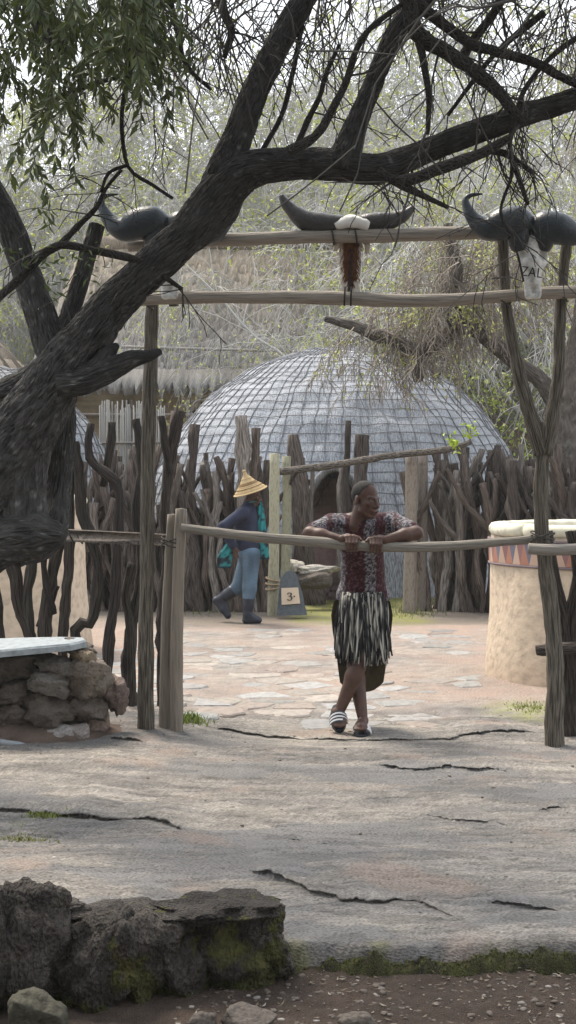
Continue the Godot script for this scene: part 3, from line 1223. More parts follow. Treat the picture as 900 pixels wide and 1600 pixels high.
# ---------------------------------------------------------------- round plastered walls
func round_wall(t: Node3D, base: Vector3, R: float, H: float, band: bool) -> void:
	var mb := MB.new()
	var prof := [[0.07, -0.05], [0.06, 0.04], [0.035, 0.25], [0.015, 0.6], [0.0, 0.95], [-0.01, H - 0.1], [-0.02, H]]
	prof.append([-0.10, H + 0.015])
	prof.append([-0.2, H + 0.005])
	var n := 72
	var last := -1
	for k in prof.size():
		var f := mb.v.size()
		for j in n + 1:
			var a := TAU * (j % n) / n
			var rr: float = R + prof[k][0] * 1.0
			var p := base + Vector3(cos(a) * rr, prof[k][1], sin(a) * rr)
			p += Vector3(cos(a), 0, sin(a)) * (0.03 * n3(p, 1.4) + 0.008 * n3(p, 6.0))
			# splashed reddish earth at the foot, with a wandering edge
			var red: float = 1.0 if prof[k][1] < 0.12 + 0.12 * n3(p * Vector3(1, 0, 1), 2.5) else 0.0
			mb.vert(p, Color(0.60, 0.49, 0.37).lerp(Color(0.46, 0.33, 0.24), red * 0.45))
		if last >= 0:
			for j in n:
				mb.quad(last + j + 1, last + j, f + j, f + j + 1)
		last = f
	part(t, "plaster_wall", mb, M.plaster)
	# pale rolled coping in segments
	for s in 12:
		mb = MB.new()
		var way := []
		for j in 8:
			var a := TAU * (s + 0.03 + 0.94 * j / 7.0) / 12
			way.append([base + Vector3(cos(a) * (R - 0.03), H + 0.05 + 0.008 * n2(a * 3, 1.0, 1.0), sin(a) * (R - 0.03)), 0.058])
		tube(mb, way, 10, Color(0.72, 0.69, 0.55), 0.1, 3.0)
		part(t, "coping", mb, M.plaster)
	if not band:
		return
	# painted zigzag band under the coping
	var cols := [Color(0.36, 0.17, 0.12), Color(0.14, 0.14, 0.18), Color(0.46, 0.32, 0.24), Color(0.22, 0.12, 0.12)]
	mb = MB.new()
	var y0 := H - 0.23
	var y1 := H - 0.045
	var m := 64
	for j in m:
		for q in 2:
			var a0 := TAU * j / m
			var a1 := TAU * (j + 1) / m
			var am := (a0 + a1) * 0.5
			var tri: Array
			if q == 0:
				tri = [[a0, y0], [am, y1], [a1, y0]]
			else:
				tri = [[am, y1], [a1, y0], [am + TAU / m, y1]]
			var ids := []
			for w in tri:
				var p := base + Vector3(cos(w[0]), 0, sin(w[0])) * R
				p.y = w[1]
				var rr := R - 0.003 + 0.03 * n3(p, 1.4) + 0.008 * n3(p, 6.0) + 0.012
				ids.append(mb.vert(base + Vector3(cos(w[0]) * rr, w[1], sin(w[0]) * rr), cols[(j * 2 + q * 3) % 4]))
			mb.tri(ids[0], ids[1], ids[2])
	part(t, "painted_band", mb, M.paint, false)
	for y in [y0 - 0.012, y1 + 0.012]:
		mb = MB.new()
		var way := []
		for j in 73:
			var a := TAU * j / 72
			var p := base + Vector3(cos(a), 0, sin(a)) * R
			p.y = y
			var rr := R + 0.008 + 0.03 * n3(p, 1.4)
			way.append([base + Vector3(cos(a) * rr, y, sin(a) * rr), 0.012])
		tube(mb, way, 5, Color(0.16, 0.12, 0.13), 0.0, 1.0, false)
		part(t, "painted_line", mb, M.paint)


func build_round_walls() -> void:
	var d := 13.2
	var base := Vector3(P(772, 1060, 12.6).x + 1.32, 0, -d)
	var t := thing("round_wall", "round tan plastered wall with painted zigzag band beside the forked post", "wall", base, "round plastered walls")
	round_wall(t, base, 1.25, 1.2, true)
	base = Vector3(P(130, 1060, 14.6).x - 1.3, 0, -15.0)
	t = thing("round_wall", "plain tan round plastered wall behind the dark stick fence", "wall", base, "round plastered walls")
	round_wall(t, base, 1.25, 1.42, false)


# ---------------------------------------------------------------- gateway and fences at the entrance
func lash(t: Node3D, c: Vector3, rad: float, axis := Vector3.UP, n := 3) -> void:
	var mb := MB.new()
	for k in n:
		ring(mb, c + axis.normalized() * (k - n * 0.5) * 0.014, rad + 0.006, 0.005, Color(0.05, 0.045, 0.04), axis + Vector3(0.3, 0.1, 0.2) * (1 if k % 2 == 0 else -1))
	part(t, "wire_lashing", mb, M.twig)


func build_gateway() -> void:
	var d := 9.9
	var t := thing("timber_gateway", "rustic timber gateway with two high poles and a forked right post", "gate", G(560, 1140))
	var mb := MB.new()
	var bark := Color(0.185, 0.165, 0.14)
	var foot := path_h(P(228, 1120, d).x, d) - 0.12
	var fp := P(228, 1120, d)
	tube(mb, curve([[Vector3(fp.x, foot, fp.z), 0.056], [P(228, 1000, d), 0.051], [P(230, 850, d), 0.046], [P(232, 700, d), 0.046], [P(234, 600, d), 0.047], [P(238, 470, d), 0.042]], 0.09), 14, bark, 0.13, 7.0, true, 0.3, 2.0)
	part(t, "post", mb, M.log)
	# forked post on the right
	mb = MB.new()
	var rf := P(868, 1162, 9.75)
	tube(mb, curve([[Vector3(rf.x, -0.2, rf.z), 0.071], [P(867, 1130, 9.75), 0.060], [P(868, 1060, 9.75), 0.055], [P(862, 960, 9.78), 0.053], [P(852, 880, 9.8), 0.049], [P(845, 800, 9.8), 0.044], [P(846, 740, 9.8), 0.044], [P(850, 690, 9.8), 0.046], [P(852, 660, 9.8), 0.042]], 0.08), 16, bark, 0.16, 6.0, true, 0.3, 2.0)
	tube(mb, curve([[P(846, 710, 9.8), 0.05], [P(832, 660, 9.8), 0.048], [P(812, 590, 9.8), 0.042], [P(796, 510, 9.82), 0.036], [P(789, 450, 9.82), 0.035], [P(785, 375, 9.82), 0.035]], 0.07), 12, bark, 0.16, 8.0, true, 0.3, 2.0)
	tube(mb, curve([[P(852, 710, 9.8), 0.05], [P(864, 650, 9.8), 0.045], [P(873, 580, 9.8), 0.040], [P(875, 500, 9.82), 0.036], [P(880, 430, 9.82), 0.034], [P(886, 368, 9.82), 0.033]], 0.07), 12, bark, 0.16, 8.0, true, 0.3, 2.0)
	part(t, "forked_post", mb, M.log)
	# high poles
	var pole := Color(0.30, 0.265, 0.225)
	mb = MB.new()
	tube(mb, curve(way_px([[200, 384, 10], [330, 376, 10], [460, 371, 10.5], [600, 368, 11], [720, 364, 10.5], [850, 362, 10.5], [990, 358, 10]], 9.72), 0.1), 12, pole, 0.10, 5.0, true, 0.22, 1.0)
	part(t, "high_pole", mb, M.pole)
	mb = MB.new()
	tube(mb, curve(way_px([[206, 470, 9.5], [300, 465, 10], [400, 464, 10], [520, 466, 11], [650, 470, 10.5], [760, 465, 10], [830, 459, 10], [920, 456, 10], [990, 455, 9.5]], 9.72), 0.1), 12, pole, 0.10, 5.0, true, 0.22, 1.0)
	part(t, "high_pole", mb, M.pole)
	mb = MB.new()
	tube(mb, way_px([[272, 478, 8], [270, 420, 8], [268, 362, 8]], 9.83), 9, bark, 0.1, 5.0, true, 0.22, 1.0)
	part(t, "upright", mb, M.log)
	# the paired short posts that carry the barrier
	for q in [[258, 1122, 804, 10.5, 10.02, 271], [276, 1130, 795, 10.0, 9.93, 283]]:
		mb = MB.new()
		var f := P(q[0], q[1], q[4])
		f.y = path_h(f.x, q[4]) - 0.1
		var top := P(q[5], q[2], q[4])
		var rad: float = q[3] * q[4] / FOCAL
		tube(mb, curve([[f, rad * 1.05], [f.lerp(top, 0.5) + Vector3(-0.012, 0, 0), rad], [top, rad * 0.95]], 0.12), 12, Color(0.25, 0.215, 0.175), 0.09, 6.0, true, 0.22, 1.0)
		part(t, "short_post", mb, M.pole)
	for q in [[785, 465, 9.76, 0.06], [877, 457, 9.76, 0.06], [785, 365, 9.76, 0.06], [230, 470, 9.8, 0.055], [848, 838, 9.8, 0.075], [270, 845, 9.97, 0.07]]:
		lash(t, P(q[0], q[1], q[2]), q[3], Vector3(0.5, 1, 0) if q[1] < 600 else Vector3.UP)
	for q in [[520, 9.72], [556, 9.72]]:
		mb = MB.new()
		ring(mb, P(q[0], 370, q[1]), 0.05, 0.006, Color(0.04, 0.035, 0.03), Vector3(1, 0.15, 0))
		part(t, "wire_lashing", mb, M.twig)
	# the long barrier pole the man leans on
	mb = MB.new()
	var bar := curve(way_px([[283, 824, 6.5], [340, 832, 7.5], [420, 841, 8.3], [500, 847, 8.3], [570, 853, 8.3], [640, 855, 8.0], [700, 853, 7.5], [770, 848, 7], [830, 843, 6.5], [856, 840, 6]], 9.86), 0.08)
	tube(mb, bar, 14, Color(0.235, 0.21, 0.18), 0.10, 5.0, true, 0.22, 1.0)
	solo("barrier_pole", mb, M.pole, "long horizontal barrier pole across the gateway under the man's forearms", "barrier", P(560, 851, 9.86))
	# short fence right of the forked post
	var f := thing("stick_fence", "short dark stick fence right of the forked gate post", "fence", G(885, 1120))
	mb = MB.new()
	tube(mb, curve(way_px([[826, 857, 9], [870, 859, 9], [940, 856, 9], [1100, 850, 9]], 9.66), 0.08), 12, Color(0.26, 0.235, 0.205), 0.1, 5.0, true, 0.22, 1.0)
	part(f, "rail", mb, M.pole)
	mb = MB.new()
	tube(mb, curve(way_px([[838, 1017, 8], [880, 1013, 10], [980, 1010, 9]], 9.95), 0.08), 10, Color(0.10, 0.085, 0.075), 0.2, 6.0, true, 0.35, 1.0)
	part(f, "rail", mb, M.log)
	var r := RandomNumberGenerator.new()
	r.seed = 8
	for q in [[890, 1128, 9, 868], [899, 1118, 10, 905], [925, 1125, 11, 915], [955, 1122, 9, 960], [884, 1080, 7, 900]]:
		mb = MB.new()
		var ft := P(q[0], q[1], 10.05)
		ft.y = -0.1
		tube(mb, curve([[ft, q[2] * 0.0042], [P(q[0] - 4, 1000, 10.05), q[2] * 0.0040], [P(q[3], 900, 10.05), q[2] * 0.0036], [P(q[3] - 12, 830, 10.05), q[2] * 0.0030]], 0.1), 9, Color(0.075, 0.065, 0.058), 0.25, 7.0, true, 0.35, 1.0)
		part(f, "stick", mb, M.log)


func build_stick_fence() -> void:
	var r := RandomNumberGenerator.new()
	r.seed = 33
	var t := thing("stick_fence", "fence of dark crooked sticks with a plank rail left of the gateway", "fence", G(110, 1080))
	var dark := Color(0.085, 0.075, 0.068)
	var d := 10.75
	# each stick: pixel way [px, py, radius]
	var sticks := [
		[[205, 1110, 12], [200, 1040, 12], [210, 960, 10], [222, 880, 9], [214, 790, 9], [222, 720, 9], [212, 655, 8]],
		[[168, 1075, 9], [170, 1000, 9.5], [180, 930, 9], [183, 850, 8.5], [186, 770, 8], [172, 745, 9], [140, 715, 8], [142, 662, 7]],
		[[118, 985, 9], [140, 975, 10], [152, 930, 10], [150, 870, 10], [128, 800, 10], [124, 740, 9], [118, 690, 6]],
		[[98, 1010, 9], [104, 930, 9], [108, 860, 9], [110, 780, 7], [112, 700, 6]],
		[[70, 1020, 12], [72, 950, 11], [82, 900, 10], [92, 850, 10], [96, 780, 9]],
		[[50, 1010, 10], [30, 950, 10], [22, 890, 12], [12, 840, 12], [8, 780, 11]],
		[[48, 1005, 10], [42, 945, 10], [50, 880, 8], [58, 820, 8]],
		[[2, 1030, 8], [-4, 950, 9], [-14, 880, 9], [-20, 800, 9]],
		[[84, 960, 6], [70, 900, 6], [66, 830, 6]],
		[[60, 980, 7], [78, 945, 7], [88, 915, 6]],
		[[-40, 1040, 10], [-45, 930, 10], [-40, 800, 9]],
		[[-80, 1040, 10], [-75, 930, 10], [-85, 790, 9]],
		[[255, 960, 11], [262, 880, 11], [258, 790, 10], [268, 700, 10], [282, 642, 9]],
		[[266, 740, 7], [258, 690, 7], [252, 650, 6]],
		[[205, 990, 8], [196, 930, 7], [206, 880, 6]],
		[[160, 760, 8], [172, 700, 8], [175, 660, 7]],
	]
	for k in sticks.size():
		var mb := MB.new()
		var w := []
		var off := r.randf_range(-0.08, 0.08)
		for q in sticks[k]:
			w.append([P(q[0], q[1], d + off), q[2] * d / FOCAL * 0.92])
		var f: Vector3 = w[0][0]
		if f.y > -0.05 and k != 13 and k != 15 and k != 9 and k != 8:
			w.push_front([Vector3(f.x + r.randf_range(-0.03, 0.03), -0.1, f.z), w[0][1]])
		tube(mb, curve(w, 0.07), 10, dark * r.randf_range(0.8, 1.5), 0.28, 7.0, true, 0.3, 2.0)
		part(t, "stick", mb, M.log)
	var mb := MB.new()
	var a := P(60, 834, 10.55)
	var b := P(284, 845, 10.25)
	var dirx := (b - a).normalized()
	box(mb, (a + b) * 0.5, Vector3(a.distance_to(b), 0.085, 0.03), Basis(dirx, Vector3.UP, dirx.cross(Vector3.UP)).orthonormalized(), Color(0.17, 0.145, 0.125), 0.006)
	part(t, "plank", mb, M.stone)
	for px in [112.0, 124.0, 140.0, 150.0, 178.0, 184.0]:
		mb = MB.new()
		ring(mb, P(px, 836 + (px - 60) * 0.05, 10.5), 0.05, 0.005, Color(0.03, 0.03, 0.03), Vector3(1, 0.5, 0))
		part(t, "wire_lashing", mb, M.twig)


# ---------------------------------------------------------------- stone bench
func build_bench() -> void:
	var r := RandomNumberGenerator.new()
	r.seed = 61
	var d := 9.55
	var t := thing("stone_bench", "low bench of stacked stones under a pale slate slab by the stick fence", "bench", G(70, 1140, 0.05))
	var g := P(20, 1030, d)
	var mb := MB.new()
	var ol := []
	for q in [[-140, 0.30], [-60, 0.34], [20, 0.30], [90, 0.22], [128, 0.12], [135, -0.02], [115, -0.15], [60, -0.22], [0, -0.30], [-70, -0.34], [-140, -0.33]]:
		ol.append(Vector2(P(q[0], 1000, d).x, -d - q[1]))
	slab(mb, ol, 0.0, 0.045, 0.012, Color(0.34, 0.38, 0.40))
	# the slab leans slightly towards the yard
	var bas := Basis(Vector3(0, 0, 1), 0.055) * Basis(Vector3(1, 0, 0), 0.03)
	var piv := Vector3(g.x, P(20, 1006, d).y, -d)
	for k in mb.v.size():
		mb.v[k] = piv + bas * (mb.v[k] - Vector3(piv.x, 0, piv.z))
	part(t, "slab", mb, M.slate, false)
	# px, py centre, width px, height px, depth offset, tint
	var brown := Color(0.15, 0.125, 0.108)
	var greyc := Color(0.22, 0.20, 0.18)
	var stones := [
		[85, 1040, 70, 30, 0.0, greyc * 0.8], [20, 1045, 80, 36, 0.02, brown * 0.8], [75, 1067, 72, 34, -0.05, greyc], [20, 1085, 50, 34, 0.0, brown],
		[130, 1035, 44, 36, 0.02, Color(0.28, 0.22, 0.15)], [148, 1060, 62, 56, -0.02, Color(0.23, 0.19, 0.155)], [-30, 1070, 70, 60, 0.0, brown * 0.9], [120, 1012, 46, 22, 0.06, brown],
		[75, 1112, 84, 52, 0.03, brown * 1.1], [20, 1118, 60, 44, 0.03, brown * 1.05], [130, 1105, 60, 46, 0.04, brown * 1.2], [182, 1085, 30, 50, 0.06, Color(0.20, 0.15, 0.13)], [-40, 1125, 80, 50, 0.05, brown],
	]
	mb = MB.new()
	rock(mb, P(30, 1075, d + 0.22), Vector3(1.05, 0.5, 0.34), r, 8, 0.05, Basis(), Color(0.06, 0.045, 0.036))
	part(t, "core", mb, M.stone)
	for q in stones:
		mb = MB.new()
		var c := P(q[0], q[1], d + 0.05 + q[4])
		var s := d / FOCAL
		rock(mb, c, Vector3(q[2] * s * 1.22, q[3] * s * 1.25, 0.3), r, 9, 0.10, Basis(Vector3(0, 0, 1), r.randf_range(-0.25, 0.25)) * Basis(Vector3.UP, r.randf_range(-0.3, 0.3)), q[5] * 0.8, 13)
		part(t, "stone", mb, M.stone)
	# trampled earth heaped at its foot
	mb = MB.new()
	grid(mb, steps(-2.6, -0.95, 0.03), steps(8.95, 10.5, 0.03),
		func(x, dd): return path_h(x, dd) - 0.02 + 0.16 * (1.0 - smoothstep(0.0, 1.0, Vector2((x + 1.62) / 0.72, (dd - 9.78) / 0.62).length())) + 0.02 * n2(x, dd, 5.0) + 0.01 * n2(x, dd, 14.0) - 0.03 * smoothstep(0.8, 1.1, Vector2((x + 1.62) / 0.72, (dd - 9.78) / 0.62).length()),
		func(x, dd): return Color(0.20, 0.145, 0.115) * (0.9 + 0.4 * n2(x, dd, 6.0)))
	part(t, "earth_heap", mb, M.soil)
	for q in [[95, 1150, 60, 30, Color(0.36, 0.33, 0.31)], [120, 1143, 34, 22, Color(0.30, 0.26, 0.24)], [150, 1132, 56, 36, Color(0.25, 0.19, 0.16)]]:
		mb = MB.new()
		var dd := 9.55 if q[0] < 130 else 9.75
		var c := P(q[0], q[1], dd)
		var s := dd / FOCAL
		rock(mb, c, Vector3(q[2] * s, q[3] * s * 1.3, 0.2), r, 6, 0.06, Basis(Vector3.UP, 0.4), q[4])
		var nm: String = "pale grey loose stone beside the grey pipe end" if q[0] == 95 else ("small brown loose stone touching the pale grey one" if q[0] == 120 else "brown loose stone at the right foot of the bench")
		solo("loose_stone", mb, M.stone, nm, "stone", Vector3(c.x, 0.05, c.z), "loose stones by the bench")
	mb = MB.new()
	tube(mb, curve([[P(-60, 1145, 9.3), 0.022], [P(0, 1160, 9.3), 0.022], [P(30, 1164, 9.3), 0.020], [P(58, 1171, 9.3), 0.010]], 0.06), 10, Color.WHITE)
	solo("pipe", mb, M.pipe, "grey pipe end lying on the rock before the stone bench", "pipe", P(0, 1165, 9.3))


# ---------------------------------------------------------------- rock edge in the foreground
func build_outcrop() -> void:
	var r := RandomNumberGenerator.new()
	r.seed = 12
	var t := thing("rock_outcrop", "dark mossy broken rock wall along the soil edge", "rock", G(220, 1560, -0.1))
	# px, py centre, width, height, distance, tint
	var dk := Color(0.066, 0.056, 0.049)
	for q in [[45, 1500, 130, 215, 5.02, dk], [-45, 1500, 110, 220, 4.9, dk * 0.8], [-140, 1505, 130, 200, 4.92, dk], [-240, 1510, 130, 190, 4.9, dk * 0.9], [-340, 1510, 140, 180, 4.9, dk * 1.1], [140, 1505, 110, 185, 5.06, dk * 0.9], [218, 1500, 110, 160, 5.16, dk * 1.25], [282, 1495, 90, 150, 5.2, dk * 0.9], [345, 1475, 150, 130, 5.28, dk * 0.75], [405, 1478, 70, 100, 5.34, dk * 1.1], [330, 1418, 150, 42, 5.24, dk * 0.85], [180, 1440, 150, 34, 5.25, dk * 1.4], [60, 1415, 150, 40, 5.15, dk * 1.0]]:
		var mb := MB.new()
		var s: float = q[4] / FOCAL
		rock(mb, P(q[0], q[1], q[4] + 0.1), Vector3(q[2] * s * 1.32, q[3] * s * 1.06, 0.36), r, 20, 0.075, Basis(Vector3.UP, r.randf_range(-0.3, 0.3)) * Basis(Vector3(0, 0, 1), r.randf_range(-0.08, 0.08)), q[5], 12)
		for k in mb.v.size():
			var p := mb.v[k]
			var a := n3(p, 5.0) + 0.5 * n3(p, 16.0) + 0.35 * n3(p, 45.0)
			if a > 0.25 + (p.y + 0.05) * 4.5 - clampf((p.x + 0.75) * 0.9, -0.4, 0.45):
				mb.c[k] = Color(0.05, 0.05, 0.018).lerp(Color(0.095, 0.09, 0.028), clampf(a, 0.0, 1.0))
			else:
				mb.c[k] = mb.c[k] * (1.0 + 0.5 * n3(p, 9.0))
		part(t, "rock", mb, M.wallrock)
	for q in [[60, 1592, 92, 80, 4.75, Color(0.06, 0.055, 0.04), "rounded mossy boulder at the foot of the rock wall"], [315, 1604, 52, 42, 4.85, Color(0.10, 0.085, 0.072), "small blunt brown stone lying against a larger one on the soil"], [395, 1602, 96, 50, 4.85, Color(0.105, 0.09, 0.076), "broad flat topped brown stone lying on the soil"], [555, 1604, 58, 34, 4.86, Color(0.12, 0.10, 0.085), "tilted brown stone alone on open soil"]]:
		var mb := MB.new()
		var s: float = q[4] / FOCAL
		var c := P(q[0], q[1], q[4])
		rock(mb, c, Vector3(q[2] * s, q[3] * s * 1.15, q[2] * s * 0.8), r, 10, 0.05, Basis(Vector3.UP, r.randf_range(-0.5, 0.5)), q[5])
		solo("boulder" if q[0] == 60 else "stone", mb, M.stone, q[6], "boulder" if q[0] == 60 else "stone", c)
	# cushions of moss along the step down to the soil
	var mb := MB.new()
	var hf := func(x, d):
		var e := near_edge(x) - 0.035
		var w := 0.075 + 0.03 * n2(x, 5.0, 3.0)
		var b := (1.0 - smoothstep(0.25, 1.0, absf(d - e) / w)) * clampf(0.9 + 0.5 * n2(x, 2.0, 1.7) + 0.35 * n2(x, 6.0, 6.0), 0.35, 1.2)
		return -0.125 + (0.095 + 0.06 * n2(x, d, 3.0)) * b + 0.022 * n2(x, d, 13.0) * b + 0.014 * n2(x, d, 38.0) * b
	var cf := func(x, d):
		var a := n2(x, d, 5.0) * 0.5 + n2(x, d, 22.0) * 0.5
		return Color(0.05, 0.043, 0.028).lerp(Color(0.12, 0.125, 0.04), clampf(0.35 + 1.2 * a, 0.0, 1.0))
	grid(mb, steps(-0.05, 1.5, 0.009), steps(5.22, 5.5, 0.009), hf, cf)
	var o := setting("moss", mb, M.moss)
	o.set_meta("kind", "stuff")
	o.set_meta("label", "dark green moss cushions along the step between rock and soil")
	o.set_meta("category", "moss")
	# loose tufts on the cushions
	mb = MB.new()
	for k in 1800:
		var x := r.randf_range(-0.08, 1.35)
		var d: float = near_edge(x) + r.randf_range(-0.11, 0.02)
		moss_tuft(mb, Vector3(x, hf.call(x, d) + 0.001, -d), r, 0.008)
	o = setting("moss", mb, M.grass)
	o.set_meta("kind", "stuff")
	o.set_meta("label", "short tufts of moss on the rock wall and step")
	o.set_meta("category", "moss")


func moss_tuft(mb: MB, p: Vector3, r: RandomNumberGenerator, h: float) -> void:
	var c := Color(0.06, 0.06, 0.02).lerp(Color(0.13, 0.13, 0.035), r.randf())
	for k in 3:
		var a := r.randf() * TAU
		var o := Vector3(cos(a), 0, sin(a))
		var s := Vector3(-o.z, 0, o.x) * h * 0.35
		var i0 := mb.vert(p - s, c)
		var i1 := mb.vert(p + s, c)
		var i2 := mb.vert(p + o * h * 0.6 + Vector3(0, h * r.randf_range(0.7, 1.3), 0), c * 1.2)
		mb.tri(i0, i1, i2)


# ---------------------------------------------------------------- trees
# a wandering branch with side shoots; ends are collected in tips as [point, direction]
func grow(mb: MB, r: RandomNumberGenerator, p: Vector3, dir: Vector3, length: float, rad: float, level: int, prm: Dictionary, tips: Array) -> void:
	var seg: float = prm.seg
	var n: int = clampi(int(length / seg), 3, 9)
	var way := [[p, rad]]
	var droop: float = prm.droop[level]
	var wig: float = prm.wig[level]
	for k in n:
		dir = (dir + Vector3(r.randfn(), r.randfn() * 0.8, r.randfn()) * wig + Vector3(0, -droop / n, 0)).normalized()
		p += dir * length / n
		way.append([p, maxf(rad * (1.0 - 0.75 * (k + 1.0) / n), prm.least)])
	tube(mb, way, 3 if rad < 0.03 else 6, prm.col * r.randf_range(0.75, 1.25), 0.0, 1.0, false)
	if level == 0:
		for k in range(1, way.size()):
			tips.append([way[k][0], (way[k][0] - way[k - 1][0]).normalized()])
		return
	var kids: int = prm.kids[level]
	for k in kids:
		var u := lerpf(prm.bare[level], 1.0, (k + r.randf()) / kids)
		var at := clampi(int(u * n), 0, n - 1)
		var a: Vector3 = way[at][0]
		var b: Vector3 = way[at + 1][0]
		var ax := (b - a).normalized()
		var side := ax.cross(Vector3(r.randfn(), r.randfn(), r.randfn())).normalized()
		var ang := r.randf_range(prm.ang[0], prm.ang[1])
		grow(mb, r, a.lerp(b, u * n - at), ax * cos(ang) + side * sin(ang), length * prm.ratio[level] * r.randf_range(0.6, 1.2), maxf(way[at][1] * prm.thin, prm.least), level - 1, prm, tips)


func leaf(mb: MB, p: Vector3, dir: Vector3, side: Vector3, length: float, width: float, col: Color) -> void:
	# a folded blade of four faces
	var up := dir.cross(side).normalized()
	var a := mb.vert(p, col)
	var m := p + dir * length * 0.5 - up * width * 0.2
	var b := mb.vert(m + side * width * 0.5 + up * width * 0.35, col)
	var c := mb.vert(p + dir * length - up * length * 0.12, col)
	var d := mb.vert(m - side * width * 0.5 + up * width * 0.35, col)
	var e := mb.vert(m, col * 0.92)
	mb.tri(a, b, e)
	mb.tri(b, c, e)
	mb.tri(c, d, e)
	mb.tri(d, a, e)


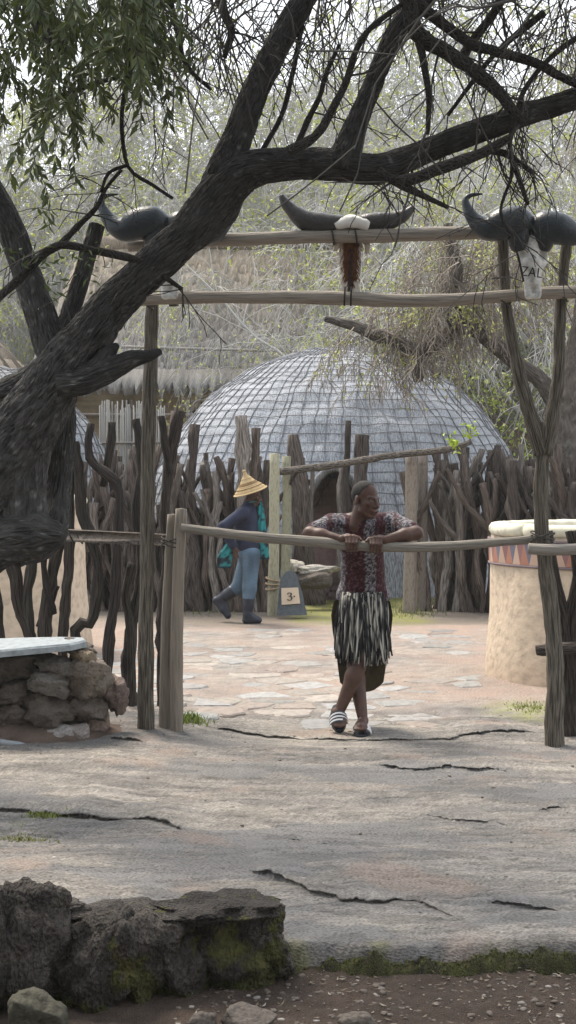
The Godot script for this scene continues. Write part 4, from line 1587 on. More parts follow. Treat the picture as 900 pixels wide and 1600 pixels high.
func build_main_tree() -> void:
	var r := RandomNumberGenerator.new()
	r.seed = 1717
	var d := 8.0
	var base := Vector3(P(-270, 1100, 8.2).x, 0, -8.2)
	var t := thing("leaning_tree", "large dark leaning tree arching over the gateway from the left", "tree", base)
	var col := Color(0.08, 0.076, 0.073)
	var mb := MB.new()
	var trunk := way_px([[-300, 1020, 100, 0.2], [-180, 905, 92, 0.15], [-85, 818, 82, 0.1], [-18, 745, 68, 0.05], [35, 672, 54, 0.02], [78, 607, 45], [118, 551, 40], [173, 482, 34], [236, 418, 31], [290, 366, 32], [345, 300, 34], [385, 268, 31], [430, 259, 27], [480, 256, 25], [540, 259, 26], [590, 265, 24], [640, 247, 20], [700, 222, 20], [770, 197, 19], [830, 176, 18], [900, 153, 17], [1000, 116, 16], [1120, 60, 13]], d)
	trunk.push_front([Vector3(base.x, -0.3, base.z), 0.50])
	var tw := curve(trunk, 0.016)
	# deep plates of bark: ridges that run with the grain are cut into the surface
	bark_tube(mb, tw, 132, col, 3.0, 0.6)
	part(t, "trunk", mb, M.bark)
	var limbs := [
		# upper limb
		[[[335, 305, 30], [356, 252, 28], [374, 205, 24], [398, 145, 22], [422, 95, 21], [448, 45, 20], [480, -10, 19], [530, -110, 18], [590, -240, 16]], 0.02],
		# second upright
		[[[530, 264, 24], [543, 230, 23], [560, 185, 18], [582, 135, 16], [600, 90, 16], [622, 45, 17], [655, 5, 18], [700, -45, 16], [780, -120, 14]], -0.02],
		# left stem
		[[[-260, -160, 12, 0.4], [-190, -40, 18, 0.35], [-120, 90, 24, 0.32], [-70, 190, 26, 0.3], [-30, 280, 26, 0.28], [12, 350, 23, 0.24], [42, 430, 23, 0.2], [66, 500, 25, 0.14], [86, 560, 28, 0.1], [92, 610, 26, 0.06]], 0.0],
		# cut stub
		[[[152, 352, 14, 0.2], [136, 405, 13, 0.18], [118, 465, 14, 0.15], [100, 520, 17, 0.12], [92, 560, 18, 0.1]], 0.0],
		# broken branch
		[[[252, 549, 5], [232, 556, 10], [205, 562, 15], [172, 578, 19], [130, 596, 22], [90, 600, 20]], -0.1],
		[[[184, 538, 4], [170, 552, 12], [150, 575, 16], [110, 590, 16]], -0.08],
		# heavy knee to the lower left
		[[[98, 838, 18, 0.0], [60, 838, 38, 0.0], [10, 845, 38, 0.0], [-60, 876, 40, 0.05], [-140, 915, 44, 0.1]], -0.05],
		[[[40, 700, 40, 0.0], [30, 760, 46, 0.0], [22, 820, 50, 0.02], [-30, 860, 46, 0.05]], 0.05],
		[[[104, 630, 14, 0.4], [98, 700, 20, 0.35], [88, 780, 22, 0.3], [74, 840, 28, 0.2], [20, 865, 26, 0.1]], 0.0],
		[[[84, 565, 20, 0.12], [40, 595, 20, 0.2], [0, 622, 26, 0.25], [-60, 690, 34, 0.3]], 0.0],
		# swelling under the fork
		[[[372, 305, 12], [352, 330, 22], [322, 358, 22], [285, 385, 20]], 0.05],
		[[[45, -60, 20, -0.3], [54, -5, 20, -0.3], [72, 40, 19, -0.3], [96, 72, 13, -0.3], [114, 88, 6, -0.3]], 0.0],
	]
	for q in limbs:
		mb = MB.new()
		var w := curve(way_px(q[0], d + q[1]), 0.019)
		bark_tube(mb, w, 72, col * r.randf_range(0.9, 1.1), 2.0, 0.6)
		part(t, "limb", mb, M.bark)
	# thinner boughs
	var boughs := [
		[[628, -30, 13], [640, 10, 13], [652, 52, 13], [700, 82, 12], [740, 110, 11.5], [775, 140, 10], [800, 170, 9], [818, 192, 6]],
		[[640, -5, 10], [690, 35, 9], [735, 68, 9], [780, 82, 8], [840, 100, 8], [880, 122, 7], [930, 140, 6]],
		[[720, 92, 8], [745, 55, 7], [775, 15, 7], [800, -25, 6]],
		[[618, 284, 9], [650, 278, 10], [700, 258, 10], [740, 245, 9], [775, 228, 8], [798, 214, 6]],
		[[756, 234, 6], [790, 240, 6], [812, 255, 5], [835, 272, 3]],
		[[655, 66, 7], [662, 100, 6], [670, 150, 5], [668, 210, 3]],
		[[590, 268, 9], [630, 290, 7], [660, 305, 5], [700, 324, 3]],
		[[450, 236, 9], [480, 222, 8], [500, 205, 7], [525, 160, 6], [540, 130, 6], [556, 80, 5], [578, 45, 5], [630, 5, 4]],
		[[455, 250, 5], [480, 190, 5], [500, 150, 4], [508, 120, 4], [530, 70, 3]],
		[[410, 235, 4], [440, 180, 4], [456, 120, 4], [470, 50, 4], [478, 0, 3]],
		[[-20, 480, 7], [20, 445, 7], [60, 405, 7], [94, 383, 7], [140, 390, 6], [200, 402, 6], [222, 408, 4]],
		[[94, 383, 6], [120, 355, 5], [150, 325, 4], [165, 295, 3], [190, 265, 3]],
		[[200, 404, 5], [235, 415, 4], [262, 436, 4], [285, 452, 3]],
		[[218, -20, 11], [212, 40, 10], [203, 90, 8], [196, 140, 5]],
		[[60, 165, 4], [100, 148, 4], [150, 130, 4], [190, 120, 3]],
		[[196, 140, 4], [190, 190, 3.5], [200, 260, 3], [240, 290, 3], [270, 310, 2.5]],
		[[200, 258, 3], [170, 270, 3], [158, 300, 2.5]],
		[[340, -20, 9], [350, 20, 8], [362, 50, 6], [350, 90, 4]],
		[[260, -20, 6], [275, 40, 5], [290, 100, 4], [330, 140, 3]],
		[[900, 60, 5], [860, 90, 4], [820, 140, 4], [800, 200, 3], [796, 230, 3]],
		[[795, 215, 4], [800, 270, 3], [782, 330, 2.5], [800, 370, 2], [812, 410, 2], [818, 440, 1.5]],
		[[800, 250, 5], [815, 290, 4], [825, 320, 3]],
		[[850, 20, 6], [800, 60, 5], [760, 100, 4], [700, 180, 3]],
	]
	var tips := []
	var twigs := MB.new()
	var prm := {"seg": 0.07, "droop": [0.5, 0.35], "wig": [0.2, 0.16], "least": 0.0026, "col": Color(0.055, 0.05, 0.047), "kids": [0, 4], "bare": [0, 0.1], "ang": [0.4, 1.0], "ratio": [0.6, 0.5], "thin": 0.55}
	for k in boughs.size():
		mb = MB.new()
		var way := way_px(boughs[k], d + r.randf_range(-0.35, 0.05))
		var w := curve(way, 0.05)
		tube(mb, w, 9, col * 0.75, 0.16, 12.0, true, 2.5, 1.0)
		part(t, "bough", mb, M.log)
		var many := 5 if k in [0, 1, 2, 4, 19, 20, 22, 18, 17] else 2
		for j in many + 2:
			var q: Array = w[r.randi_range(int(w.size() * 0.25), w.size() - 1)]
			var dr := Vector3(r.randfn(), r.randfn() - 0.5, r.randfn() * 0.6).normalized()
			grow(twigs, r, q[0], dr, r.randf_range(0.15, 0.45), clampf(q[1] * 0.4, 0.003, 0.008), 1, prm, tips)
	# fine hanging shoots along the arching limb
	for k in 85:
		var px := r.randf_range(200, 900)
		var p := P(px, r.randf_range(-70, 60) if px > 260 else r.randf_range(-60, 200), d + r.randf_range(-0.7, 0.5))
		grow(twigs, r, p, Vector3(r.randfn() * 0.6, -0.8, r.randfn() * 0.5).normalized(), r.randf_range(0.2, 0.5), 0.005, 1, prm, tips)
	for k in 40:
		var q: Array = tw[r.randi_range(int(tw.size() * 0.72), tw.size() - 1)]
		grow(twigs, r, q[0] + Vector3(0, -q[1] * 0.8, 0), Vector3(r.randfn() * 0.7, -0.7, r.randfn() * 0.5).normalized(), r.randf_range(0.08, 0.3), 0.004, 1, prm, tips)
	var tg := part(t, "twigs", twigs, M.twig)
	tg.set_meta("kind", "stuff")
	# leaf sprays hanging at the upper left, slender dull green leaves
	var leaves := MB.new()
	var stems := MB.new()
	var single := 0
	var kinds := []
	for k in 3:
		var lm := MB.new()
		leaf(lm, Vector3.ZERO, Vector3(0, -1, 0), Vector3.RIGHT, 0.078, 0.023, [Color(0.075, 0.095, 0.05), Color(0.06, 0.08, 0.045), Color(0.10, 0.12, 0.055)][k])
		kinds.append(lm.mesh(M.leaf, Vector3.ZERO, false))
	for k in 195:
		var px := r.randf_range(-70, 250)
		var low := 1.0 - smoothstep(60.0, 240.0, px)
		var py := r.randf_range(-130, 50 + 210 * low * r.randf())
		var dd := 7.3 + r.randf_range(-0.6, 0.9)
		var p := P(px, py, dd)
		var dir := Vector3(r.randfn() * 0.5, -0.75, r.randfn() * 0.4).normalized()
		var len := r.randf_range(0.22, 0.52)
		var n := int(len / 0.027)
		var way := [[p, 0.0035]]
		for s in n:
			dir = (dir + Vector3(r.randfn(), r.randfn(), r.randfn()) * 0.10 + Vector3(0, -0.05, 0)).normalized()
			p += dir * 0.027
			way.append([p, 0.0035 * (1.0 - 0.6 * s / n)])
			for q in 2:
				if r.randf() < 0.2:
					continue
				var side := dir.cross(Vector3(r.randfn(), r.randfn(), r.randfn())).normalized()
				var ld := (dir * 0.7 + side * 0.75 + Vector3(0, -0.35, 0)).normalized()
				var ls := ld.cross(Vector3(r.randfn(), r.randfn(), r.randfn())).normalized()
				var sc := r.randf_range(0.65, 1.15)
				if single < 290 and k % 3 == 0 and py > 30:
					var o := MeshInstance3D.new()
					o.name = "leaf"
					o.mesh = kinds[r.randi() % 3]
					o.transform = Transform3D(Basis(ls, -ld, ls.cross(-ld)) * Basis.from_scale(Vector3.ONE * sc), p - t.position)
					t.add_child(o, true)
					single += 1
				else:
					leaf(leaves, p, ld, ls, 0.080 * sc, 0.025 * sc, Color(0.085, 0.105, 0.055).lerp(Color(0.14, 0.16, 0.065), r.randf() * r.randf()))
		tube(stems, way, 3, Color(0.07, 0.065, 0.05), 0.0, 1.0, false)
	# few green shoots on the stems below
	for q in [[80, 400], [140, 400], [60, 330], [110, 420], [20, 400], [90, 440], [150, 430]]:
		for j in 10:
			var ld := Vector3(r.randfn(), r.randfn(), r.randfn() + 0.5).normalized()
			leaf(leaves, P(q[0] + r.randfn() * 12, q[1] + r.randfn() * 14, 7.75), ld, ld.cross(Vector3(r.randfn(), r.randfn(), 0.3)).normalized(), 0.06, 0.017, Color(0.09, 0.12, 0.04))
	# the crown above the picture, which shades the path
	var cp := {"seg": 0.3, "droop": [0.5, 0.3, 0.1], "wig": [0.2, 0.2, 0.15], "least": 0.005, "col": Color(0.07, 0.065, 0.06), "kids": [0, 6, 7], "bare": [0, 0.1, 0.2], "ang": [0.4, 1.1], "ratio": [0.5, 0.6, 0.55], "thin": 0.5}
	var ct := []
	for q in [P(590, -240, 8.0), P(780, -120, 8.0), P(-160, -60, 8.3), P(1120, 60, 8.0), P(590, -240, 8.0)]:
		for k in 5:
			grow(stems, r, q, Vector3(r.randfn() * 1.2, r.randf_range(0.4, 1.2), r.randfn() * 1.3).normalized(), r.randf_range(1.8, 3.0), 0.05, 2, cp, ct)
	for k in 9000:
		var q: Array = ct[r.randi() % ct.size()]
		var c: Vector3 = q[0] + Vector3(r.randfn(), r.randfn(), r.randfn()) * 0.15
		if c.y < 1.63 - c.z * 0.36 or c.z > -3.0:
			continue
		var ld := Vector3(r.randfn(), r.randfn() - 0.4, r.randfn()).normalized()
		leaf(leaves, c, ld, ld.cross(Vector3(r.randfn(), r.randfn(), 0.4)).normalized(), r.randf_range(0.08, 0.12), r.randf_range(0.025, 0.04), Color(0.08, 0.10, 0.045) * r.randf_range(0.7, 1.3))
	part(t, "leaves", leaves, M.leaf, false).set_meta("kind", "stuff")
	part(t, "leaf_stems", stems, M.twig).set_meta("kind", "stuff")


# a limb whose bark is real relief: long plates along the grain, parted by furrows
func bark_tube(mb: MB, way: Array, sides: int, col: Color, us: float, vs: float) -> void:
	var t0: Vector3 = (way[1][0] - way[0][0]).normalized()
	var e1: Vector3 = t0.cross(Vector3(0.31, 0.2, 0.93)).normalized()
	var run := 0.0
	var last := -1
	for k in way.size():
		var p: Vector3 = way[k][0]
		var dir: Vector3 = t0 if k == 0 else ((p - way[k - 1][0]).normalized() if k == way.size() - 1 else (way[k + 1][0] - way[k - 1][0]).normalized())
		if k > 0:
			run += p.distance_to(way[k - 1][0])
		e1 = (e1 - dir * e1.dot(dir)).normalized()
		var e2 := dir.cross(e1)
		var first := mb.v.size()
		var R: float = way[k][1]
		for j in sides + 1:
			var a := TAU * (j % sides) / sides
			var o := e1 * cos(a) + e2 * sin(a)
			var big := n3(p + o * R, 3.0) * 0.08
			var g := Vector3(cos(a) * R * 26.0, sin(a) * R * 26.0, run * 4.0)
			var f1 := 1.0 - absf(nz.get_noise_3d(g.x, g.y, g.z))
			var f2 := 1.0 - absf(nz.get_noise_3d(g.x * 2.1 + 9.0, g.y * 2.1, g.z * 2.6))
			var cut := smoothstep(0.6, 1.0, f1) * 0.011 + smoothstep(0.6, 1.0, f2) * 0.007
			cut *= clampf(R / 0.11, 0.3, 1.4)
			# grey crusts of lichen in spots
			var tone := Color(0.20, 0.205, 0.19) if n3(p + o * R, 17.0) + 0.4 * n3(p + o * R, 50.0) > 0.78 else col
			mb.vert(p + o * (R * (1.0 + big) - cut), tone * (0.85 + 0.35 * n3(p + o * R, 9.0) + 0.2 * n3(p + o * R, 30.0) + 0.1), Vector2(us * j / sides, run * vs))
		if last >= 0:
			for j in sides:
				mb.quad(last + j, last + j + 1, first + j + 1, first + j)
		last = first
		if k == 0 or k == way.size() - 1:
			var cc := mb.vert(p + dir * R * (0.3 if k > 0 else -0.3), col)
			for j in sides:
				if k == 0:
					mb.tri(cc, first + j + 1, first + j)
				else:
					mb.tri(cc, first + j, first + j + 1)


func brush_tree(called: String, label: String, group: String, at: Vector3, sd: int, height: float, col: Color, lean: Vector3, leafy: float, lcol: Color) -> Node3D:
	var r := RandomNumberGenerator.new()
	r.seed = sd
	var t := thing(called, label, "tree", at, group)
	var mb := MB.new()
	var tw := curve([[at + Vector3(0, -0.3, 0), 0.17], [at + lean * 0.3 + Vector3(0, height * 0.16, 0), 0.14], [at + lean * 0.7 + Vector3(r.randfn() * 0.2, height * 0.34, 0), 0.115], [at + lean + Vector3(0, height * 0.5, 0), 0.09]], 0.3)
	tube(mb, tw, 9, col * 0.65, 0.15, 3.0, true, 0.8, 1.0)
	part(t, "trunk", mb, M.log)
	var crown := MB.new()
	var tips := []
	var prm := {"seg": 0.28, "droop": [1.1, 1.1, 0.8, 0.35], "wig": [0.17, 0.17, 0.15, 0.12], "least": 0.0055, "col": col, "kids": [0, 6, 9, 11], "bare": [0, 0.15, 0.2, 0.25], "ang": [0.35, 1.15], "ratio": [0.5, 0.62, 0.52, 0.50], "thin": 0.5}
	for k in 7:
		var q: Array = tw[int(tw.size() * (0.45 + 0.54 * k / 6.0))]
		var a := TAU * (k * 0.38 + r.randf() * 0.15)
		var up := r.randf_range(0.55, 1.5)
		grow(crown, r, q[0], Vector3(cos(a), up, sin(a)).normalized(), height * r.randf_range(0.42, 0.62), 0.06, 3, prm, tips)
	part(t, "branches", crown, M.twig).set_meta("kind", "stuff")
	if leafy > 0.0:
		var lv := MB.new()
		for q in tips:
			if n3(q[0], 0.8) + r.randf_range(-0.35, 0.35) > 0.62 - leafy:
				for j in 2:
					var ld: Vector3 = (q[1] + Vector3(r.randfn(), r.randfn(), r.randfn())).normalized()
					leaf(lv, q[0], ld, ld.cross(Vector3(r.randfn(), r.randfn(), r.randfn())).normalized(), r.randf_range(0.06, 0.11), r.randf_range(0.04, 0.065), lcol * r.randf_range(0.7, 1.25))
		if lv.v.size() > 0:
			part(t, "leaves", lv, M.leaf, false).set_meta("kind", "stuff")
	return t


func build_far_trees() -> void:
	var r := RandomNumberGenerator.new()
	r.seed = 555
	var greyt := Color(0.36, 0.355, 0.34)
	var yel := Color(0.46, 0.47, 0.17)
	var grp := "bare thorn trees behind the huts"
	var lab := "tall bare grey thorn tree with drooping twigs and sparse yellow leaves"
	var protos := []
	for k in 4:
		var at := Vector3([-6.3, 0.9, 4.9, -0.8][k], 0, [-39.0, -39.5, -29.0, -43.0][k])
		protos.append(brush_tree("thorn_tree", lab, grp, at, 900 + k, [9.5, 10.5, 9.5, 11.5][k], greyt * [1.0, 0.85, 0.95, 1.1][k], Vector3(r.randfn() * 0.5, 0, 0), 0.33, yel))
	for q in [[-7.6, -39.5, 0, 1.0, 1.15], [3.2, -38.0, 2, 2.2, 1.15], [6.9, -35.5, 1, 4.0, 1.0], [-3.6, -38.5, 3, 2.9, 1.0], [1.6, -43.0, 0, 5.0, 1.4], [-6.5, -44.0, 2, 1.4, 1.4], [6.0, -44.0, 3, 0.7, 1.25], [-2.4, -47.0, 1, 3.3, 1.5], [9.5, -46.0, 0, 2.5, 1.5], [3.5, -51.0, 2, 4.4, 1.7], [-8.8, -50.0, 3, 5.3, 1.5], [3.3, -32.8, 0, 3.6, 0.85], [0.5, -29.0, 3, 2.6, 0.62], [-3.0, -39.5, 0, 2.2, 1.1], [-2.0, -39.0, 2, 0.9, 1.1], [0.6, -39.0, 0, 1.2, 1.3], [4.6, -41.0, 1, 2.6, 1.2], [-5.2, -39.5, 1, 4.1, 1.2], [-0.5, -54.0, 1, 0.3, 1.7], [7.5, -54.0, 3, 1.9, 1.6]]:
		var o: Node3D = protos[q[2]].duplicate()
		o.name = numbered("thorn_tree")
		add_child(o)
		var hy := -0.4 + 10.0 * smoothstep(36.0, 78.0, -q[1])
		o.position = Vector3(q[0], hy if q[1] < -36.0 else 0.0, q[1])
		o.rotation.y = q[3]
		o.scale = Vector3.ONE * q[4]
	# brownish thorn tree standing between the hut and the right fence, its broken limb hanging over the hut
	var d := 20.6
	var base := Vector3(P(905, 900, d).x, 0, -d)
	var t := thing("gnarled_tree", "gnarled brown tree behind the forked post, broken limb over the dome hut", "tree", base)
	var col := Color(0.135, 0.115, 0.10)
	var mb := MB.new()
	bark_tube(mb, curve([[base + Vector3(0, -0.3, 0), 0.36]] + way_px([[900, 860, 32], [893, 780, 30], [888, 700, 31], [890, 640, 28], [905, 560, 24], [925, 440, 20], [950, 300, 16], [985, 170, 12], [1040, 40, 8], [1080, -90, 4]], d), 0.06), 36, col, 2.0, 0.4)
	part(t, "trunk", mb, M.bark)
	for q in [[[[885, 680, 18], [868, 630, 16], [845, 595, 14], [812, 570, 13], [780, 545, 13], [745, 515, 14], [715, 500, 18], [706, 470, 15], [712, 420, 11], [700, 350, 8]], 0.1], [[[720, 508, 13], [690, 530, 12], [655, 545, 12], [600, 528, 11], [555, 510, 9], [508, 498, 5]], 0.2], [[[655, 540, 11], [652, 570, 11], [654, 596, 7]], 0.2]]:
		mb = MB.new()
		bark_tube(mb, curve(way_px(q[0], d + q[1]), 0.06), 22, col * 0.85, 1.0, 0.4)
		part(t, "limb", mb, M.bark)
	var tw := MB.new()
	var tips := []
	var prm := {"seg": 0.16, "droop": [1.3, 1.2, 0.7], "wig": [0.18, 0.2, 0.2], "least": 0.0045, "col": Color(0.21, 0.18, 0.15), "kids": [0, 6, 6], "bare": [0, 0.1, 0.1], "ang": [0.4, 1.2], "ratio": [0.5, 0.6, 0.55], "thin": 0.55}
	for k in 150:
		var c := [[700, 480], [655, 540], [600, 528], [720, 420], [760, 440], [800, 400], [690, 500], [950, 250], [1000, 120]][k % 9] as Array
		grow(tw, r, P(c[0] + r.randfn() * 30, c[1] + r.randfn() * 24 - 8, d + 0.15 + r.randfn() * 0.35), Vector3(r.randfn(), r.randfn() * 0.5 + 0.2, r.randfn() * 0.6).normalized(), r.randf_range(0.4, 0.95), 0.011, 2, prm, tips)
	part(t, "twigs", tw, M.twig).set_meta("kind", "stuff")
	var lv := MB.new()
	for q in tips:
		if n3(q[0], 1.6) + r.randf_range(-0.3, 0.3) > 0.5:
			var ld: Vector3 = (q[1] + Vector3(r.randfn(), r.randfn(), r.randfn())).normalized()
			leaf(lv, q[0], ld, ld.cross(Vector3(r.randfn(), r.randfn(), 0.4)).normalized(), 0.06, 0.035, yel * r.randf_range(0.7, 1.2))
	part(t, "leaves", lv, M.leaf, false).set_meta("kind", "stuff")
	# leafy shrubs by the right hand house
	for q in [[785, 610, 27.0, 60, 90, "bright yellow green leafy shrub beside the tan pillars", Color(0.28, 0.34, 0.06), 1500], [740, 540, 30.5, 70, 80, "dull grey green shrub in front of the tan pillars", Color(0.16, 0.2, 0.12), 1500], [850, 560, 29.0, 60, 120, "tall dull green shrub behind the gnarled tree", Color(0.15, 0.2, 0.12), 1800]]:
		var c := P(q[0], q[1], q[2])
		var rt := thing("leafy_shrub", q[5], "shrub", Vector3(c.x, 0, c.z))
		var stem := MB.new()
		var tp := []
		var pp := {"seg": 0.2, "droop": [0.3, 0.2, 0.1], "wig": [0.2, 0.2, 0.15], "least": 0.006, "col": Color(0.14, 0.12, 0.10), "kids": [0, 5, 6], "bare": [0, 0.1, 0.35], "ang": [0.3, 0.9], "ratio": [0.5, 0.6, 0.45], "thin": 0.55}
		for k in 6:
			grow(stem, r, Vector3(c.x + r.randfn() * 0.12, 0, c.z + r.randfn() * 0.12), Vector3(r.randfn() * 0.16, 1, r.randfn() * 0.16).normalized(), c.y * 1.05, 0.03, 2, pp, tp)
		part(rt, "stems", stem, M.twig)
		var lf := MB.new()
		for k in q[7]:
			var s: Array = tp[r.randi() % tp.size()]
			if (s[0] as Vector3).y < c.y * 0.45:
				continue
			var ld := Vector3(r.randfn(), r.randfn() - 0.2, r.randfn()).normalized()
			leaf(lf, s[0] + Vector3(r.randfn(), r.randfn(), r.randfn()) * 0.06, ld, ld.cross(Vector3(r.randfn(), r.randfn(), 0.4)).normalized(), r.randf_range(0.07, 0.11), r.randf_range(0.04, 0.06), (q[6] as Color) * r.randf_range(0.7, 1.25))
		part(rt, "leaves", lf, M.leaf, false).set_meta("kind", "stuff")
	# scrub that covers the slope: a far mass nobody could count
	var sb := MB.new()
	var sp := []
	var ps := {"seg": 0.3, "droop": [0.5, 0.4, 0.2], "wig": [0.2, 0.2, 0.15], "least": 0.009, "col": greyt, "kids": [0, 6, 7], "bare": [0, 0.1, 0.2], "ang": [0.4, 1.1], "ratio": [0.5, 0.6, 0.55], "thin": 0.5}
	for k in 8:
		grow(sb, r, Vector3(0, -0.2, 0), Vector3(r.randfn() * 0.6, 1, r.randfn() * 0.6).normalized(), 3.0, 0.05, 2, ps, sp)
	for q in sp:
		if r.randf() < 0.5:
			var ld := Vector3(r.randfn(), r.randfn(), r.randfn()).normalized()
			leaf(sb, q[0], ld, ld.cross(Vector3(r.randfn(), r.randfn(), 0.4)).normalized(), 0.11, 0.07, yel * r.randf_range(0.6, 1.0))
	var mm := MultiMesh.new()
	mm.transform_format = MultiMesh.TRANSFORM_3D
	mm.mesh = sb.mesh(M.leaf)
	mm.instance_count = 170
	for k in 170:
		var x := r.randf_range(-16.0, 16.0)
		var z := r.randf_range(37.0, 78.0)
		var y := -0.4 + 10.0 * smoothstep(36.0, 78.0, z)
		mm.set_instance_transform(k, Transform3D(Basis(Vector3.UP, r.randf() * TAU) * Basis.from_scale(Vector3.ONE * r.randf_range(0.8, 1.5)), Vector3(x, y, -z)))
	var mi := MultiMeshInstance3D.new()
	mi.name = "hillside_scrub"
	mi.multimesh = mm
	mi.set_meta("kind", "stuff")
	mi.set_meta("label", "pale scrub of bare twigs covering the far slope")
	mi.set_meta("category", "scrub")
	add_child(mi)


func build_shade_trees() -> void:
	# the leafy trees under which the picture is taken: they shade the soil and the near faces of things
	var r := RandomNumberGenerator.new()
	r.seed = 3131
	var first: Node3D = null
	for q in [[-4.4, 4.0, 0.0, 1.0], [4.6, 4.4, 1.2, 1.05], [-6.8, -0.5, 2.1, 1.1], [6.6, 0.0, 4.0, 1.1], [0.3, 8.5, 5.0, 1.3], [-5.5, 7.5, 0.6, 1.3], [6.0, 8.0, 2.9, 1.3]]:
		var at := Vector3(q[0], -0.1, q[1])
		if first == null:
			var t := thing("shade_tree", "broad leafy shade tree standing over the bare soil", "tree", at, "leafy trees over the bare soil")
			var mb := MB.new()
			tube(mb, curve([[at + Vector3(0, -0.3, 0), 0.24], [at + Vector3(0.1, 1.6, 0), 0.19], [at + Vector3(-0.1, 3.4, 0.1), 0.15], [at + Vector3(0, 5.2, 0), 0.08]], 0.2), 12, Color(0.09, 0.08, 0.07), 0.15, 4.0, true, 0.4, 2.0)
			part(t, "trunk", mb, M.log)
			var st := MB.new()
			var tips := []
			var prm := {"seg": 0.3, "droop": [0.5, 0.3, 0.1], "wig": [0.2, 0.2, 0.15], "least": 0.006, "col": Color(0.09, 0.08, 0.07), "kids": [0, 6, 7], "bare": [0, 0.1, 0.25], "ang": [0.4, 1.1], "ratio": [0.5, 0.6, 0.55], "thin": 0.5}
			for k in 16:
				var a := TAU * k * 0.382
				grow(st, r, at + Vector3(0, 3.3 + 0.17 * k, 0), Vector3(cos(a), r.randf_range(0.1, 0.7), sin(a)).normalized(), r.randf_range(2.4, 3.4), 0.07, 2, prm, tips)
			part(t, "branches", st, M.twig).set_meta("kind", "stuff")
			var lv := MB.new()
			for k in 9000:
				var s: Array = tips[r.randi() % tips.size()]
				var ld := Vector3(r.randfn(), r.randfn() - 0.3, r.randfn()).normalized()
				leaf(lv, s[0] + Vector3(r.randfn(), r.randfn(), r.randfn()) * 0.14, ld, ld.cross(Vector3(r.randfn(), r.randfn(), 0.4)).normalized(), r.randf_range(0.12, 0.2), r.randf_range(0.06, 0.1), Color(0.07, 0.09, 0.035) * r.randf_range(0.7, 1.3))
			part(t, "leaves", lv, M.leaf, false).set_meta("kind", "stuff")
			first = t
		else:
			var o: Node3D = first.duplicate()
			o.name = numbered("shade_tree")
			add_child(o)
			o.position = at
			o.rotation.y = q[2]
			o.scale = Vector3.ONE * q[3]


# ---------------------------------------------------------------- horned skulls on the gateway
func horn_tube(mb: MB, way: Array, col: Color, rough := 0.10) -> void:
	tube(mb, curve(way, 0.012), 18, col, rough, 5.0, true, 0.5, 1.0)


